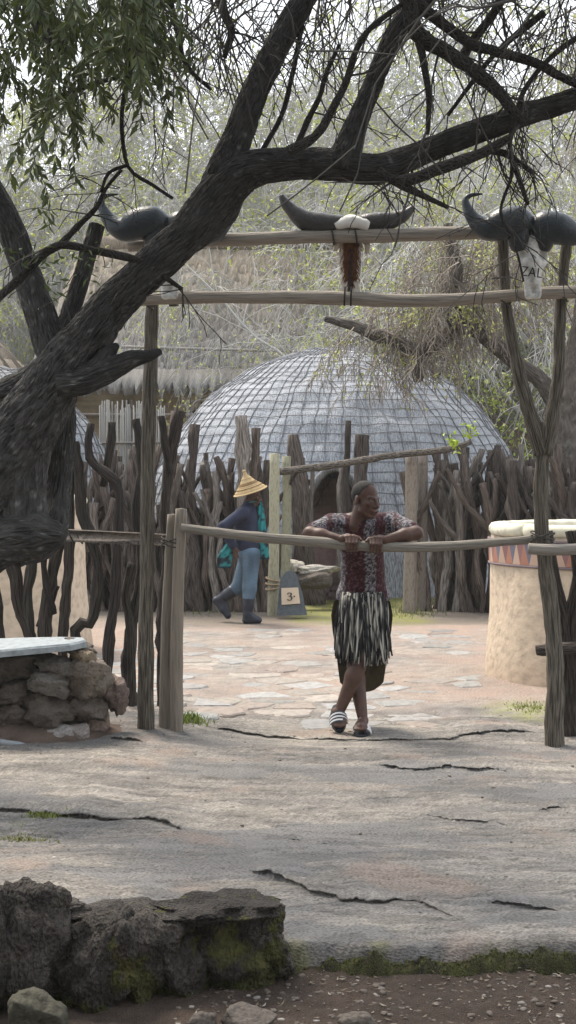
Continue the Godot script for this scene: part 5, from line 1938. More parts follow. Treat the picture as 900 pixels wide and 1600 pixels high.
func build_skulls() -> void:
	var d := 9.62
	var c := P(830, 372, d)
	var t := thing("horned_skull", "whitened buffalo skull lettered ZAL with dark horns on the forked post", "skull", c, "buffalo skulls on the gateway")
	var horn := Color(0.035, 0.040, 0.048)
	for s in [-1.0, 1.0]:
		var w := []
		for q in [[3, -16, 15, 0.0], [20, -26, 24, 0.02], [44, -22, 25, 0.03], [68, -15, 19, 0.02], [88, -28, 12, 0.0], [100, -48, 7.5, -0.02], [102, -60, 5.5, -0.03], [94, -67, 3.8, -0.03], [76, -69, 1.2, -0.03]]:
			w.append([P(830 + s * q[0], 372 + q[1] + (8.0 if s > 0 else 0.0), d - q[3]), q[2] * d / FOCAL])
		var mb := MB.new()
		horn_tube(mb, w, horn, 0.03)
		# the heavy boss hangs down over the brow
		var b := []
		for q in [[6, -20, 14], [14, 4, 17], [12, 20, 9]]:
			b.append([P(830 + s * (q[0] + 6), 372 + q[1], d - 0.02), q[2] * d / FOCAL])
		horn_tube(mb, b, horn * 0.8, 0.06)
		part(t, "horn", mb, M.horn)
	var pm := d / FOCAL
	var prims := [
		["c", P(831, 380, d), P(831, 415, d), 15 * pm, 17 * pm], ["c", P(831, 410, d), P(832, 438, d), 17 * pm, 13 * pm], ["c", P(823, 435, d - 0.01), P(825, 462, d - 0.01), 5 * pm, 5 * pm], ["c", P(841, 435, d - 0.01), P(841, 461, d - 0.01), 5 * pm, 5 * pm],
		["c", P(825, 463, d - 0.015), P(840, 463, d - 0.015), 4.5 * pm, 4.5 * pm], ["c", P(833, 440, d), P(833, 462, d), 3 * pm, 3 * pm],
		["c", P(812, 388, d), P(820, 412, d - 0.01), 6 * pm, 7 * pm], ["c", P(852, 386, d), P(846, 412, d - 0.01), 6 * pm, 7 * pm], ["c", P(846, 412, d), P(853, 408, d), 6 * pm, 4 * pm],
		["-", P(816, 399, d - 0.05), Vector3(7, 8, 8) * pm], ["-", P(849, 399, d - 0.05), Vector3(7, 8, 8) * pm]]
	var mb := MB.new()
	nets(mb, prims, 0.0075, 0.012, func(p): return Color(0.72, 0.71, 0.68) * (0.88 + 0.3 * n3(p, 18.0)))
	part(t, "cranium", mb, M.bone)
	var tm := TextMesh.new()
	tm.text = "ZAL"
	var sf := SystemFont.new()
	sf.font_names = PackedStringArray(["Droid Sans"])
	tm.font = sf
	tm.font_size = 24
	tm.pixel_size = 0.0034
	tm.depth = 0.004
	var lm := StandardMaterial3D.new()
	lm.albedo_color = Color(0.05, 0.05, 0.05)
	lm.roughness = 0.8
	tm.material = lm
	var lo := MeshInstance3D.new()
	lo.name = "lettering"
	lo.mesh = tm
	lo.position = P(831, 425, d - 0.072) - c
	lo.rotation = Vector3(0, 0, -0.12)
	t.add_child(lo)
	var o: Node3D = t.duplicate()
	o.name = numbered("horned_skull")
	o.get_node("lettering").free()
	add_child(o)
	o.position = P(261, 372, d)
	o.rotation = Vector3(0, 0.08, 0.02)
	o.set_meta("label", "horned buffalo skull half hidden behind the leaning tree trunk")
	# the middle one still has its hide
	c = P(550, 356, 9.66)
	t = thing("horned_skull", "sawn horns with a brown and white hide strip tied between the high poles", "skull", c, "buffalo skulls on the gateway")
	for w in [[[536, 350, 13], [505, 350, 17], [478, 345, 16], [458, 330, 11], [446, 317, 8], [439, 305, 4.0]], [[566, 349, 14], [590, 346, 15], [612, 344, 14], [632, 336, 10], [646, 324, 4]]]:
		mb = MB.new()
		horn_tube(mb, way_px(w, 9.74), Color(0.06, 0.058, 0.058), 0.07)
		part(t, "horn", mb, M.horn)
	# hide: tufts of hair over a flat core
	mb = MB.new()
	var r := RandomNumberGenerator.new()
	r.seed = 4
	tube(mb, curve(way_px([[549, 352, 17], [549, 378, 16], [548, 400, 14], [547, 430, 12], [546, 452, 9]], 9.80), 0.03), 12, Color(0.16, 0.07, 0.035), 0.15, 12.0)
	part(t, "hide_strip", mb, M.fur)
	mb = MB.new()
	for k in 1500:
		var u := r.randf()
		var py := 348 + u * 108
		var half := lerpf(20, 12, u)
		var off := r.randf_range(-1, 1)
		var white := (py < 362 and absf(off) < 0.85) or (absf(off) > 0.66 and r.randf() < 0.75) or (py > 438 and absf(off) > 0.3)
		if py < 362:
			half = 22
		var cc := Color(0.62, 0.58, 0.52) if white else Color(0.15, 0.06, 0.03) * r.randf_range(0.5, 1.2)
		if not white and absf(off) < 0.22 and py > 385:
			cc = Color(0.04, 0.025, 0.02)
		var p := P(549 + off * half - u * 2, py, 9.725 + 0.04 * off * off)
		var dn := Vector3(off * 0.35 + r.randfn() * 0.25, -0.8, 0.25).normalized()
		var sd := dn.cross(Vector3(r.randfn() * 0.3, 0, 1)).normalized() * 0.0035
		var i0 := mb.vert(p - sd, cc)
		var i1 := mb.vert(p + sd, cc)
		var i2 := mb.vert(p + dn * r.randf_range(0.02, 0.04), cc)
		mb.tri(i0, i1, i2)
	part(t, "hair", mb, M.fur, false).set_meta("kind", "stuff")
	mb = MB.new()
	tube(mb, curve(way_px([[524, 354, 7], [538, 348, 10], [556, 347, 11], [576, 354, 8]], 9.70), 0.02), 10, Color(0.66, 0.64, 0.6), 0.25, 20.0)
	part(t, "white_tuft", mb, M.fur)
	for w in [[[532, 376, 3], [526, 384, 5], [524, 392, 3]], [[568, 376, 3], [574, 384, 5], [572, 396, 3]]]:
		mb = MB.new()
		tube(mb, curve(way_px(w, 9.74), 0.01), 7, Color(0.4, 0.34, 0.28), 0.1, 20.0)
		part(t, "ear", mb, M.fur)
	for px in [539.0, 549.0]:
		mb = MB.new()
		tube(mb, way_px([[px, 448, 1.5], [px - 1, 478, 1.5]], 9.66), 5, Color(0.03, 0.03, 0.03))
		part(t, "tie", mb, M.twig)


# ---------------------------------------------------------------- the man at the barrier
func build_man() -> void:
	var r := RandomNumberGenerator.new()
	r.seed = 70
	var base := G(560, 1146)
	base.y = path_h(base.x, -base.z)
	var t := thing("person", "man in maroon patterned shirt and fringed skirt leaning on the barrier pole", "person", base)
	var skin := Color(0.072, 0.036, 0.026)
	var skf := func(p: Vector3) -> Color: return skin * (1.0 + 0.25 * n3(p, 14.0) + 0.12 * n3(p, 45.0))
	var pel := P(567, 918, 10.32)
	var wai := P(567, 888, 10.28)
	var che := P(565, 845, 10.16)
	var nek := P(566, 812, 10.07)
	var sl := P(519, 820, 10.17)
	var sr := P(612, 817, 10.17)
	var el := P(484, 834, 9.95)
	var er := P(650, 833, 9.95)
	var wl := P(533, 843, 9.85)
	var wr := P(601, 844, 9.85)
	var hl := P(549, 926, 10.34)
	var hr := P(586, 926, 10.34)
	# his left leg crosses in front and stands on its toes
	var kf := P(566, 1026, 10.17)
	var af := P(530, 1112, 10.14)
	var kb := P(552, 1028, 10.34)
	var ab := P(567, 1124, 10.14)
	var mb := MB.new()
	nets(mb, [
		["c", pel, wai, 0.125, 0.115], ["c", wai, che, 0.115, 0.125], ["c", che, nek, 0.12, 0.07], ["c", nek, P(570, 792, 10.03), 0.056, 0.054],
		["c", nek, sl, 0.06, 0.058], ["c", nek, sr, 0.06, 0.058],
		["c", sl, el, 0.056, 0.044], ["c", sr, er, 0.056, 0.044],
		["c", el, el.lerp(wl, 0.35), 0.043, 0.046], ["c", er, er.lerp(wr, 0.35), 0.043, 0.046],
		["c", el.lerp(wl, 0.35), wl, 0.046, 0.029], ["c", er.lerp(wr, 0.35), wr, 0.046, 0.029],
		["c", hr, kf, 0.085, 0.056], ["c", kf, kf.lerp(af, 0.35), 0.054, 0.057], ["c", kf.lerp(af, 0.35), af, 0.057, 0.034],
		["c", hl, kb, 0.085, 0.056], ["c", kb, kb.lerp(ab, 0.35), 0.053, 0.057], ["c", kb.lerp(ab, 0.35), ab, 0.057, 0.034],
	], 0.0125, 0.025, skf)
	# feet: the crossed one nearly upright on its toes, the other flat, pointing at the lens
	var tf := P(531, 1139, 10.06)
	nets(mb, [["c", af, P(524, 1112, 10.20), 0.034, 0.028], ["c", af, tf.lerp(af, 0.3), 0.034, 0.03]] + toes(tf + Vector3(0, 0.028, 0.0), af, 0.043, Vector3(0, -0.62, 0.78)), 0.006, 0.012, skf)
	var tb := P(563, 1148, 9.98)
	nets(mb, [["c", ab, ab + Vector3(0, -0.035, -0.05), 0.034, 0.03], ["c", ab + Vector3(0, -0.015, 0), tb + Vector3(0, 0.045, -0.04), 0.036, 0.026]] + toes(tb + Vector3(0, 0.034, -0.02), ab, 0.043, Vector3(-0.1, -0.2, 1)), 0.006, 0.012, skf)
	# hands closed over the pole
	var bar_l := P(549, 851, 9.86)
	var bar_r := P(587, 853, 9.86)
	hand(mb, wl, bar_l, 1.0, skf)
	hand(mb, wr, bar_r, -1.0, skf)
	# head turned towards his left
	var hx := Transform3D(Basis(Vector3.UP, 0.78) * Basis(Vector3.RIGHT, 0.08) * Basis(Vector3(0, 0, 1), -0.03), P(572, 781, 10.0))
	head(mb, hx, skin)
	part(t, "body", mb, M.skin)
	# cropped hair
	mb = MB.new()
	var hair := func(p: Vector3) -> Color: return Color(0.02, 0.018, 0.018) * (1.0 + 0.5 * n3(p, 60.0))
	nets(mb, [["e", Vector3(0, 0.0355, -0.018), Vector3(0.0768, 0.0888, 0.0946)]], 0.0042, 0.01, hair, hx,
		func(p: Vector3) -> float: return maxf((p.z - 0.042) + 0.55 * maxf(0.0, 0.095 - p.y) + 0.006 * n3(p, 40.0), -(p.y + 0.012 + 0.35 * maxf(0.0, p.z)) + 0.004 * n3(p, 50.0)))
	part(t, "hair", mb, M.fur)
	# shirt
	mb = MB.new()
	var off := func(p: Vector3) -> float: return p.x - lerpf(che.x, pel.x, clampf((che.y - p.y) / (che.y - pel.y), 0, 1))
	var shf := func(p: Vector3) -> Color:
		var o: float = off.call(p)
		var band := minf(absf(o + 0.155), minf(absf(o - 0.045), absf(o - 0.185)))
		var wide := 0.036
		if absf(o) > 0.21:
			band = absf(absf(o) - 0.275)
			wide = 0.045
		var maroon := Color(0.036, 0.009, 0.013) * (1.0 + 0.35 * n3(p, 25.0) + 0.5 * n3(p, 55.0))
		var s := n3(p + Vector3(4, 0, 0), 42.0) + 0.4 * n3(p, 80.0)
		if band > wide + 0.014 * n3(p, 20.0):
			return maroon if s < 0.38 else Color(0.085, 0.045, 0.052)
		return Color(0.2, 0.195, 0.215) if s > 0.14 else (Color(0.02, 0.018, 0.022) if s > -0.4 else Color(0.12, 0.10, 0.115))
	nets(mb, [
		["c", pel + Vector3(0, -0.05, 0), wai, 0.152, 0.143], ["c", pel + Vector3(-0.035, -0.06, 0), pel + Vector3(0.04, -0.06, 0), 0.145, 0.145], ["c", wai, che, 0.143, 0.145], ["c", che, nek + Vector3(0, -0.025, 0), 0.135, 0.085],
		["c", che + Vector3(-0.06, 0.02, 0), che + Vector3(0.06, 0.02, 0), 0.115, 0.115],
		["c", nek + Vector3(0, -0.03, 0), sl, 0.075, 0.073], ["c", nek + Vector3(0, -0.03, 0), sr, 0.075, 0.073],
		["c", sl, sl.lerp(el, 0.78), 0.072, 0.064], ["c", sr, sr.lerp(er, 0.78), 0.072, 0.064],
		["-", nek + Vector3(0.01, 0.055, 0.03), Vector3(0.068, 0.055, 0.075)],
	], 0.0085, 0.022, shf, Transform3D(), func(p: Vector3) -> float:
		return maxf((pel.y - 0.085) - p.y + 0.008 * n3(p, 9.0), 0.014 * n3(p * Vector3(1, 0.45, 1), 8.0) + 0.006 * n3(p, 22.0) - 0.02))
	part(t, "shirt", mb, M.cloth)
	# fringed skirt: strips of black and white fur hung from the hips
	mb = MB.new()
	for k in 620:
		var a := TAU * k * 0.61803
		var lay := r.randf()
		var hip := Vector3(cos(a) * (0.136 + 0.018 * lay), 0, sin(a) * (0.152 + 0.02 * lay) + 0.02)
		var p := pel + hip + Vector3(0, r.randf_range(-0.05, 0.0) - 0.02, 0)
		var len := r.randf_range(0.35, 0.46) * (1.0 if lay > 0.3 else 0.65)
		var way := []
		var n := 7
		var dir := Vector3(cos(a) * 0.01 + r.randfn() * 0.04, -1, sin(a) * 0.10 + r.randfn() * 0.05).normalized()
		var first := mb.v.size()
		for s in n + 1:
			way.append([p, 0.0085 * (1.0 - 0.35 * s / n) * r.randf_range(0.75, 1.25)])
			dir = (dir + Vector3(r.randfn(), 0, r.randfn()) * 0.06 + Vector3(0, -0.2, 0)).normalized()
			p += dir * len / n
		tube(mb, way, 4, Color.WHITE)
		var pale := r.randf() < 0.42
		for q in range(first, mb.v.size()):
			var s := n3(mb.v[q] * Vector3(1, 0.6, 1) + Vector3(k, 0, 0), 34.0)
			mb.c[q] = Color(0.40, 0.385, 0.345) if (pale and s > -0.2) or s > 0.5 else Color(0.018, 0.018, 0.02)
	part(t, "fringed_skirt", mb, M.fur).set_meta("kind", "stuff")
	# hide apron behind
	mb = MB.new()
	var rows := [[925, 0.12], [940, 0.19], [960, 0.208], [985, 0.198], [1015, 0.175], [1045, 0.160], [1065, 0.148], [1078, 0.125], [1085, 0.085]]
	var ridge := []
	for lay in 2:
		for k in rows.size():
			var y: float = P(450, rows[k][0], 10.42).y
			for j in 15:
				var u := -1.0 + 2.0 * j / 14.0
				var w: float = rows[k][1]
				var z := pel.z - 0.17 + 0.13 * u * u - 0.03 * k / 8.0 + 0.012 * sin(u * 7.0 + k * 0.5) - 0.006 * lay
				mb.vert(Vector3(pel.x - 0.004 + u * w, y + (0.03 * u * u if k > 6 else 0.0), z), Color(0.15, 0.125, 0.075) * (0.85 + 0.3 * n2(u * 2, k * 0.3, 1.5)))
	for k in rows.size() - 1:
		for j in 14:
			var a := k * 15 + j
			mb.quad(a + 15, a + 16, a + 1, a)
			var b := a + 15 * rows.size()
			mb.quad(b, b + 1, b + 16, b + 15)
	part(t, "hide_apron", mb, M.hide)
	# slip-on sandals with striped bands
	var navy := Color(0.02, 0.024, 0.035)
	var white := Color(0.55, 0.55, 0.56)
	var so := Node3D.new()
	sandal(t, tf + Vector3(0, -0.008, 0.02), P(525, 1100, 10.24), 0.056, navy, white, true)
	sandal(t, tb + Vector3(0, -0.002, 0.035), Vector3(ab.x + 0.005, tb.y + 0.012, ab.z - 0.06), 0.058, navy, white, false)
	so.free()
	# bracelet-thin seam of the neck opening
	mb = MB.new()
	tube(mb, ellipse_way(nek + Vector3(0.003, -0.004, 0.012), 0.066, 0.066, 0.006), 5, Color(0.03, 0.006, 0.01), 0.0, 1.0, false)
	part(t, "collar", mb, M.cloth)


func ellipse_way(c: Vector3, rx: float, rz: float, rad: float) -> Array:
	var w := []
	for k in 25:
		w.append([c + Vector3(cos(TAU * k / 24) * rx, 0, sin(TAU * k / 24) * rz), rad])
	return w


func toes(ball: Vector3, ankle: Vector3, half: float, dir: Vector3) -> Array:
	var out := []
	dir = dir.normalized()
	var side := Vector3(1, 0, 0)
	for k in 5:
		var u := (k - 2) / 2.0
		var a := ball + side * u * half * 0.75 - dir * 0.02
		out.append(["c", ankle.lerp(a, 0.55), a, 0.022, 0.016])
		out.append(["c", a, a + dir * (0.036 - 0.006 * absf(u)), 0.0105, 0.0095])
	return out


func sandal(t: Node3D, toe: Vector3, heel: Vector3, half: float, sole: Color, stripe: Color, three: bool) -> void:
	var dir := (toe - heel).normalized()
	var side := Vector3(1, 0, 0)
	side = (side - dir * side.dot(dir)).normalized()
	var up := side.cross(dir).normalized()
	if up.y < 0:
		up = -up
	var s := Node3D.new()
	s.name = "sandal"
	t.add_child(s, true)
	var mb := MB.new()
	var len := toe.distance_to(heel)
	var n := 14
	var ids := []
	for lay in 2:
		var row := []
		for k in n:
			var a := TAU * k / n
			var u := 0.5 + 0.5 * cos(a)
			var p := heel + dir * len * u + side * sin(a) * half * (0.8 + 0.25 * u) + up * (0.0 if lay == 0 else -0.024)
			row.append(mb.vert(p, sole))
		ids.append(row)
	var c0 := mb.vert(heel.lerp(toe, 0.5), sole)
	var c1 := mb.vert(heel.lerp(toe, 0.5) - up * 0.024, sole)
	for k in n:
		var l := (k + 1) % n
		mb.tri(c0, ids[0][k], ids[0][l])
		mb.tri(c1, ids[1][l], ids[1][k])
		mb.quad(ids[1][k], ids[1][l], ids[0][l], ids[0][k])
	part(s, "sole", mb, M.rubber, false)
	# band over the instep, in rows across
	var rows := 7 if three else 5
	for k in rows:
		mb = MB.new()
		var u0 := 0.52 + 0.30 * k / rows
		var u1 := 0.52 + 0.30 * (k + 1) / rows
		var white := (k % 2 == 1) if three else (k < 4)
		var last := -1
		for j in 11:
			var a := PI * j / 10.0
			var f := mb.v.size()
			for u in [u0, u1]:
				var hgt: float = 0.062 - 0.03 * (u - 0.52) / 0.3
				mb.vert(heel + dir * len * u + side * cos(a) * half * 1.12 + up * (sin(a) * (hgt + 0.012) - 0.006), stripe if white else sole)
			if last >= 0:
				mb.quad(last, f, f + 1, last + 1)
			last = f
		part(s, "strap", mb, M.rubber)


func hand(mb: MB, wrist: Vector3, on: Vector3, s: float, cf: Callable) -> void:
	# s = 1: fingers towards +x; the palm lies over the pole and the fingers wrap its near side
	var pr := []
	var k0 := on + Vector3(0.0, 0.046, 0.012)
	pr.append(["c", wrist, on + Vector3(-s * 0.022, 0.050, -0.005), 0.029, 0.024])
	for f in 4:
		var x: float = s * (-0.03 + 0.0205 * f)
		var kn := k0 + Vector3(x, [0.004, 0.007, 0.005, 0.0][f], [0.018, 0.022, 0.02, 0.014][f])
		var mid := on + Vector3(x * 1.02, 0.012, 0.062 - 0.004 * absf(f - 1.5))
		var low := on + Vector3(x * 1.0 + s * 0.003, -0.022, 0.052)
		var tip := on + Vector3(x * 0.98 + s * 0.004, -0.040, 0.030)
		pr.append(["c", on + Vector3(x * 0.8 - s * 0.012, 0.050, -0.012), kn, 0.017, 0.0125])
		pr.append(["c", kn, mid, 0.0115, 0.0105])
		pr.append(["c", mid, low, 0.0102, 0.0095])
		pr.append(["c", low, tip, 0.0095, 0.0085])
	# thumb leaves the side of the palm and lies along the pole
	var tb := on + Vector3(s * 0.012, 0.052, -0.012)
	pr.append(["c", tb, on + Vector3(s * 0.045, 0.045, 0.018), 0.014, 0.012])
	pr.append(["c", on + Vector3(s * 0.045, 0.045, 0.018), on + Vector3(s * 0.062, 0.030, 0.038), 0.0115, 0.0095])
	nets(mb, pr, 0.004, 0.006, cf)


func head(mb: MB, xf: Transform3D, skin: Color) -> void:
	var pr := [
		["e", Vector3(0, 0.035, -0.018), Vector3(0.075, 0.088, 0.093)],
		["e", Vector3(0, -0.028, 0.018), Vector3(0.063, 0.088, 0.070)],
		["c", Vector3(-0.04, -0.07, 0.01), Vector3(-0.014, -0.102, 0.056), 0.024, 0.018], ["c", Vector3(0.04, -0.07, 0.01), Vector3(0.014, -0.102, 0.056), 0.024, 0.018],
		["e", Vector3(0, -0.104, 0.062), Vector3(0.022, 0.016, 0.016)],
		["c", Vector3(-0.042, 0.017, 0.064), Vector3(-0.014, 0.014, 0.082), 0.012, 0.011], ["c", Vector3(0.042, 0.017, 0.064), Vector3(0.014, 0.014, 0.082), 0.012, 0.011],
		["c", Vector3(0, 0.008, 0.083), Vector3(0, -0.034, 0.103), 0.010, 0.0135],
		["e", Vector3(-0.014, -0.040, 0.090), Vector3(0.012, 0.010, 0.012)], ["e", Vector3(0.014, -0.040, 0.090), Vector3(0.012, 0.010, 0.012)],
		["c", Vector3(-0.019, -0.067, 0.084), Vector3(0.019, -0.067, 0.084), 0.009, 0.009], ["c", Vector3(-0.016, -0.081, 0.080), Vector3(0.016, -0.081, 0.080), 0.0095, 0.0095],
		["e", Vector3(-0.042, -0.022, 0.055), Vector3(0.026, 0.022, 0.022)], ["e", Vector3(0.042, -0.022, 0.055), Vector3(0.026, 0.022, 0.022)],
		["-", Vector3(-0.031, -0.002, 0.094), Vector3(0.017, 0.011, 0.016)], ["-", Vector3(0.031, -0.002, 0.094), Vector3(0.017, 0.011, 0.016)],
		["e", Vector3(-0.031, -0.003, 0.071), Vector3(0.013, 0.011, 0.011)], ["e", Vector3(0.031, -0.003, 0.071), Vector3(0.013, 0.011, 0.011)],
		["e", Vector3(-0.078, -0.008, -0.012), Vector3(0.010, 0.032, 0.020), Basis(Vector3.UP, -0.35)], ["e", Vector3(0.078, -0.008, -0.012), Vector3(0.010, 0.032, 0.020), Basis(Vector3.UP, 0.35)],
		["c", Vector3(0, -0.06, -0.028), Vector3(0, -0.17, -0.055), 0.054, 0.060],
	]
	var cf := func(p: Vector3) -> Color:
		var c := skin * (1.0 + 0.2 * n3(p, 25.0))
		var q := Vector3(absf(p.x), p.y, p.z)
		var e := q.distance_to(Vector3(0.031, -0.003, 0.083))
		if p.z > 0.074 and e < 0.0065:
			return Color(0.008, 0.006, 0.006)
		if p.z > 0.072 and e < 0.0115 and absf(p.y + 0.003) < 0.006:
			return Color(0.30, 0.26, 0.23)
		if absf(p.y + 0.0745) < 0.003 and absf(p.x) < 0.024 and p.z > 0.07:
			return skin * 0.35
		if absf(p.y + 0.074) < 0.015 and absf(p.x) < 0.022 and p.z > 0.078:
			return Color(0.10, 0.042, 0.036)
		if absf(p.y - 0.024) < 0.005 and q.x > 0.012 and q.x < 0.048 and p.z > 0.06:
			return skin * 0.4
		return c
	nets(mb, pr, 0.0042, 0.010, cf, xf)


# ---------------------------------------------------------------- the walker in the straw hat
func build_walker() -> void:
	var d := 18.2
	var base := G(385, 970)
	base.y = path_h(base.x, -base.z)
	var t := thing("person", "person in conical straw hat, navy jacket, jeans and gumboots walking past the palisade", "person", base)
	var skin := Color(0.07, 0.038, 0.028)
	var hips := P(390, 860, d)
	var waist := P(387, 842, d)
	var chest := P(384, 812, d)
	var neck := P(390, 789, d)
	var headc := P(396, 774, d - 0.02)
	var hf := P(393, 868, d - 0.08)
	var hb := P(388, 868, d + 0.08)
	var kf := P(390, 918, d - 0.1)
	var af := P(387, 960, d - 0.1)
	var kb := P(372, 918, d + 0.08)
	var ab := P(345, 936, d + 0.1)
	var sn := P(378, 802, d - 0.17)
	var sf := P(392, 800, d + 0.15)
	var en := P(348, 824, d - 0.24)
	var wn := P(366, 856, d - 0.19)
	var ef := P(402, 832, d + 0.22)
	var wf := P(406, 862, d + 0.2)
	var mb := MB.new()
	var skf := func(p: Vector3) -> Color: return skin * (1.0 + 0.2 * n3(p, 10.0))
	nets(mb, [["c", hips, waist, 0.12, 0.11], ["c", waist, chest, 0.11, 0.12], ["c", chest, neck, 0.10, 0.055], ["c", neck, headc, 0.05, 0.05],
		["c", sn, en, 0.05, 0.04], ["c", en, wn, 0.04, 0.028], ["c", wn, P(369, 868, d - 0.17), 0.03, 0.018], ["c", sf, ef, 0.05, 0.04], ["c", ef, wf, 0.04, 0.028], ["c", wf, P(406, 874, d + 0.18), 0.03, 0.018],
		["c", hf, kf, 0.08, 0.055], ["c", kf, af, 0.052, 0.035], ["c", hb, kb, 0.08, 0.055], ["c", kb, ab, 0.052, 0.035]], 0.0125, 0.025, skf)
	# fingers of the near hand slipped into the pocket
	var fr := []
	for f in 4:
		fr.append(["c", P(365 + f * 1.6, 861, d - 0.20 + 0.012 * f), P(368 + f * 1.7, 871, d - 0.185 + 0.012 * f), 0.0105, 0.009])
	fr.append(["c", P(368, 857, d - 0.2), P(374, 862, d - 0.2), 0.012, 0.010])
	nets(mb, fr, 0.006, 0.008, skf)
	head(mb, Transform3D(Basis(Vector3.UP, 1.35) * Basis(Vector3.RIGHT, 0.25), headc), skin)
	part(t, "body", mb, M.skin)
	# jacket
	mb = MB.new()
	var navy := func(p: Vector3) -> Color: return Color(0.022, 0.026, 0.048) * (1.0 + 0.35 * n3(p, 8.0))
	nets(mb, [["c", hips + Vector3(0, 0.05, 0), waist, 0.150, 0.142], ["c", waist, chest, 0.142, 0.152], ["c", chest, neck + Vector3(0, -0.02, 0), 0.145, 0.085],
		["c", sn, en, 0.075, 0.062], ["c", en, wn.lerp(en, 0.1), 0.062, 0.048], ["c", sf, ef, 0.072, 0.06], ["c", ef, wf.lerp(ef, 0.1), 0.06, 0.048], ["c", sn, neck, 0.07, 0.06], ["c", sf, neck, 0.07, 0.06]], 0.0125, 0.03, navy, Transform3D(),
		func(p: Vector3) -> float: return maxf((hips.y - 0.02 + 0.0 * p.x) - p.y, 0.022 * n3(p * Vector3(1, 0.7, 1), 8.0) + 0.008 * n3(p, 24.0) - 0.025))
	part(t, "jacket", mb, M.cloth)
	# jeans
	mb = MB.new()
	var den := func(p: Vector3) -> Color: return Color(0.095, 0.145, 0.20) * (1.0 + 0.45 * n3(p * Vector3(1, 0.5, 1), 7.0))
	nets(mb, [["c", hips + Vector3(0, 0.03, 0), hips + Vector3(0, -0.06, 0), 0.140, 0.140], ["c", hf, kf, 0.108, 0.082], ["c", kf, kf.lerp(af, 0.35), 0.082, 0.078], ["c", hb, kb, 0.105, 0.08], ["c", kb, kb.lerp(ab, 0.4), 0.078, 0.07]], 0.0125, 0.03, den, Transform3D(),
		func(p: Vector3) -> float: return 0.022 * n3(p * Vector3(1, 0.7, 1), 9.0) + 0.008 * n3(p, 26.0) - 0.025)
	part(t, "jeans", mb, M.denim)
	# gumboots
	var bc := func(p: Vector3) -> Color: return Color(0.022, 0.026, 0.036)
	for q in [[kf.lerp(af, 0.3), af, P(404, 969, d - 0.12), P(384, 969, d - 0.1)], [kb.lerp(ab, 0.35), ab, P(356, 962, d + 0.06), P(337, 938, d + 0.1)]]:
		mb = MB.new()
		nets(mb, [["c", q[0], (q[0] as Vector3).lerp(q[1], 0.5), 0.078, 0.068], ["c", (q[0] as Vector3).lerp(q[1], 0.5), q[1], 0.068, 0.056], ["c", q[1], q[3], 0.052, 0.04], ["c", q[3], (q[3] as Vector3).lerp(q[2], 0.6), 0.038, 0.045], ["c", q[1], q[2], 0.052, 0.036], ["c", (q[3] as Vector3).lerp(q[2], 0.6), q[2], 0.042, 0.036]], 0.011, 0.02, bc)
		part(t, "gumboot", mb, M.rubber)
	# conical straw hat with a stepped woven brim and a topknot
	mb = MB.new()
	var hx := Transform3D(Basis(Vector3(0, 0, 1), 0.30) * Basis(Vector3.RIGHT, 0.12), P(391, 767, d - 0.02))
	var prof := [[0.0, 0.235], [0.02, 0.232], [0.022, 0.205], [0.05, 0.17], [0.085, 0.12], [0.10, 0.105], [0.105, 0.095], [0.15, 0.055], [0.155, 0.045], [0.20, 0.0], [0.207, -0.012], [0.198, -0.012], [0.12, 0.055], [0.0, 0.13]]
	var last := -1
	for k in prof.size():
		var f := mb.v.size()
		for j in 41:
			var a := TAU * (j % 40) / 40
			var dark: bool = k == 6 or k == 5
			mb.vert(hx * Vector3(cos(a) * prof[k][0], prof[k][1], sin(a) * prof[k][0]), (Color(0.20, 0.115, 0.05) if dark else Color(0.58, 0.42, 0.22)) * (0.9 + 0.25 * n2(j * 0.7, k, 1.0)))
		if last >= 0:
			for j in 40:
				mb.quad(last + j, last + j + 1, f + j + 1, f + j)
		last = f
	var hat := part(t, "straw_hat", mb, M.straw)
	for q in [[0.108, 0.092, 0.006], [0.153, 0.05, 0.007], [0.203, -0.006, 0.008], [0.06, 0.158, 0.004], [0.13, 0.072, 0.004], [0.18, 0.022, 0.004]]:
		mb = MB.new()
		var w := []
		for k in 33:
			w.append([hx * Vector3(cos(TAU * k / 32) * q[0], q[1], sin(TAU * k / 32) * q[0]), q[2]])
		tube(mb, w, 5, Color(0.30, 0.19, 0.085) if q[0] in [0.108, 0.153] else Color(0.6, 0.45, 0.25), 0.0, 1.0, false)
		part(hat, "woven_ring", mb, M.straw)
	mb = MB.new()
	tube(mb, [[hx * Vector3(0, 0.225, 0), 0.018], [hx * Vector3(0, 0.25, 0), 0.022], [hx * Vector3(0, 0.262, 0), 0.012]], 8, Color(0.5, 0.37, 0.2))
	part(hat, "topknot", mb, M.straw)
	# teal cloth with dark print, slung over the shoulder, an end hanging behind and before
	for q in [[[[404, 782, 0.12, 0.030], [407, 800, 0.06, 0.045], [409, 825, 0.02, 0.05], [411, 850, 0.0, 0.06], [413, 874, 0.0, 0.06]]], [[[362, 838, -0.06, 0.05], [356, 855, -0.08, 0.07], [351, 870, -0.1, 0.085], [350, 888, -0.1, 0.08]]], [[[392, 785, -0.1, 0.03], [400, 783, 0.0, 0.035], [404, 784, 0.1, 0.03]]]]:
		mb = MB.new()
		var cw := curve((q[0] as Array).map(func(e): return [P(e[0], e[1], d + e[2] - 0.1), e[3]]), 0.025)
		var n := cw.size()
		for lay in 2:
			for k in n:
				for j in 9:
					var u := -1.0 + j / 4.0
					var p: Vector3 = cw[k][0] + Vector3(u * cw[k][1], 0, -0.03 * u * u + 0.014 * sin(u * 6.0 + k * 0.6) - 0.008 * lay)
					var s := n3(p, 13.0)
					mb.vert(p, Color(0.012, 0.02, 0.03) if s > 0.15 or k > n - 3 else Color(0.02, 0.17, 0.18))
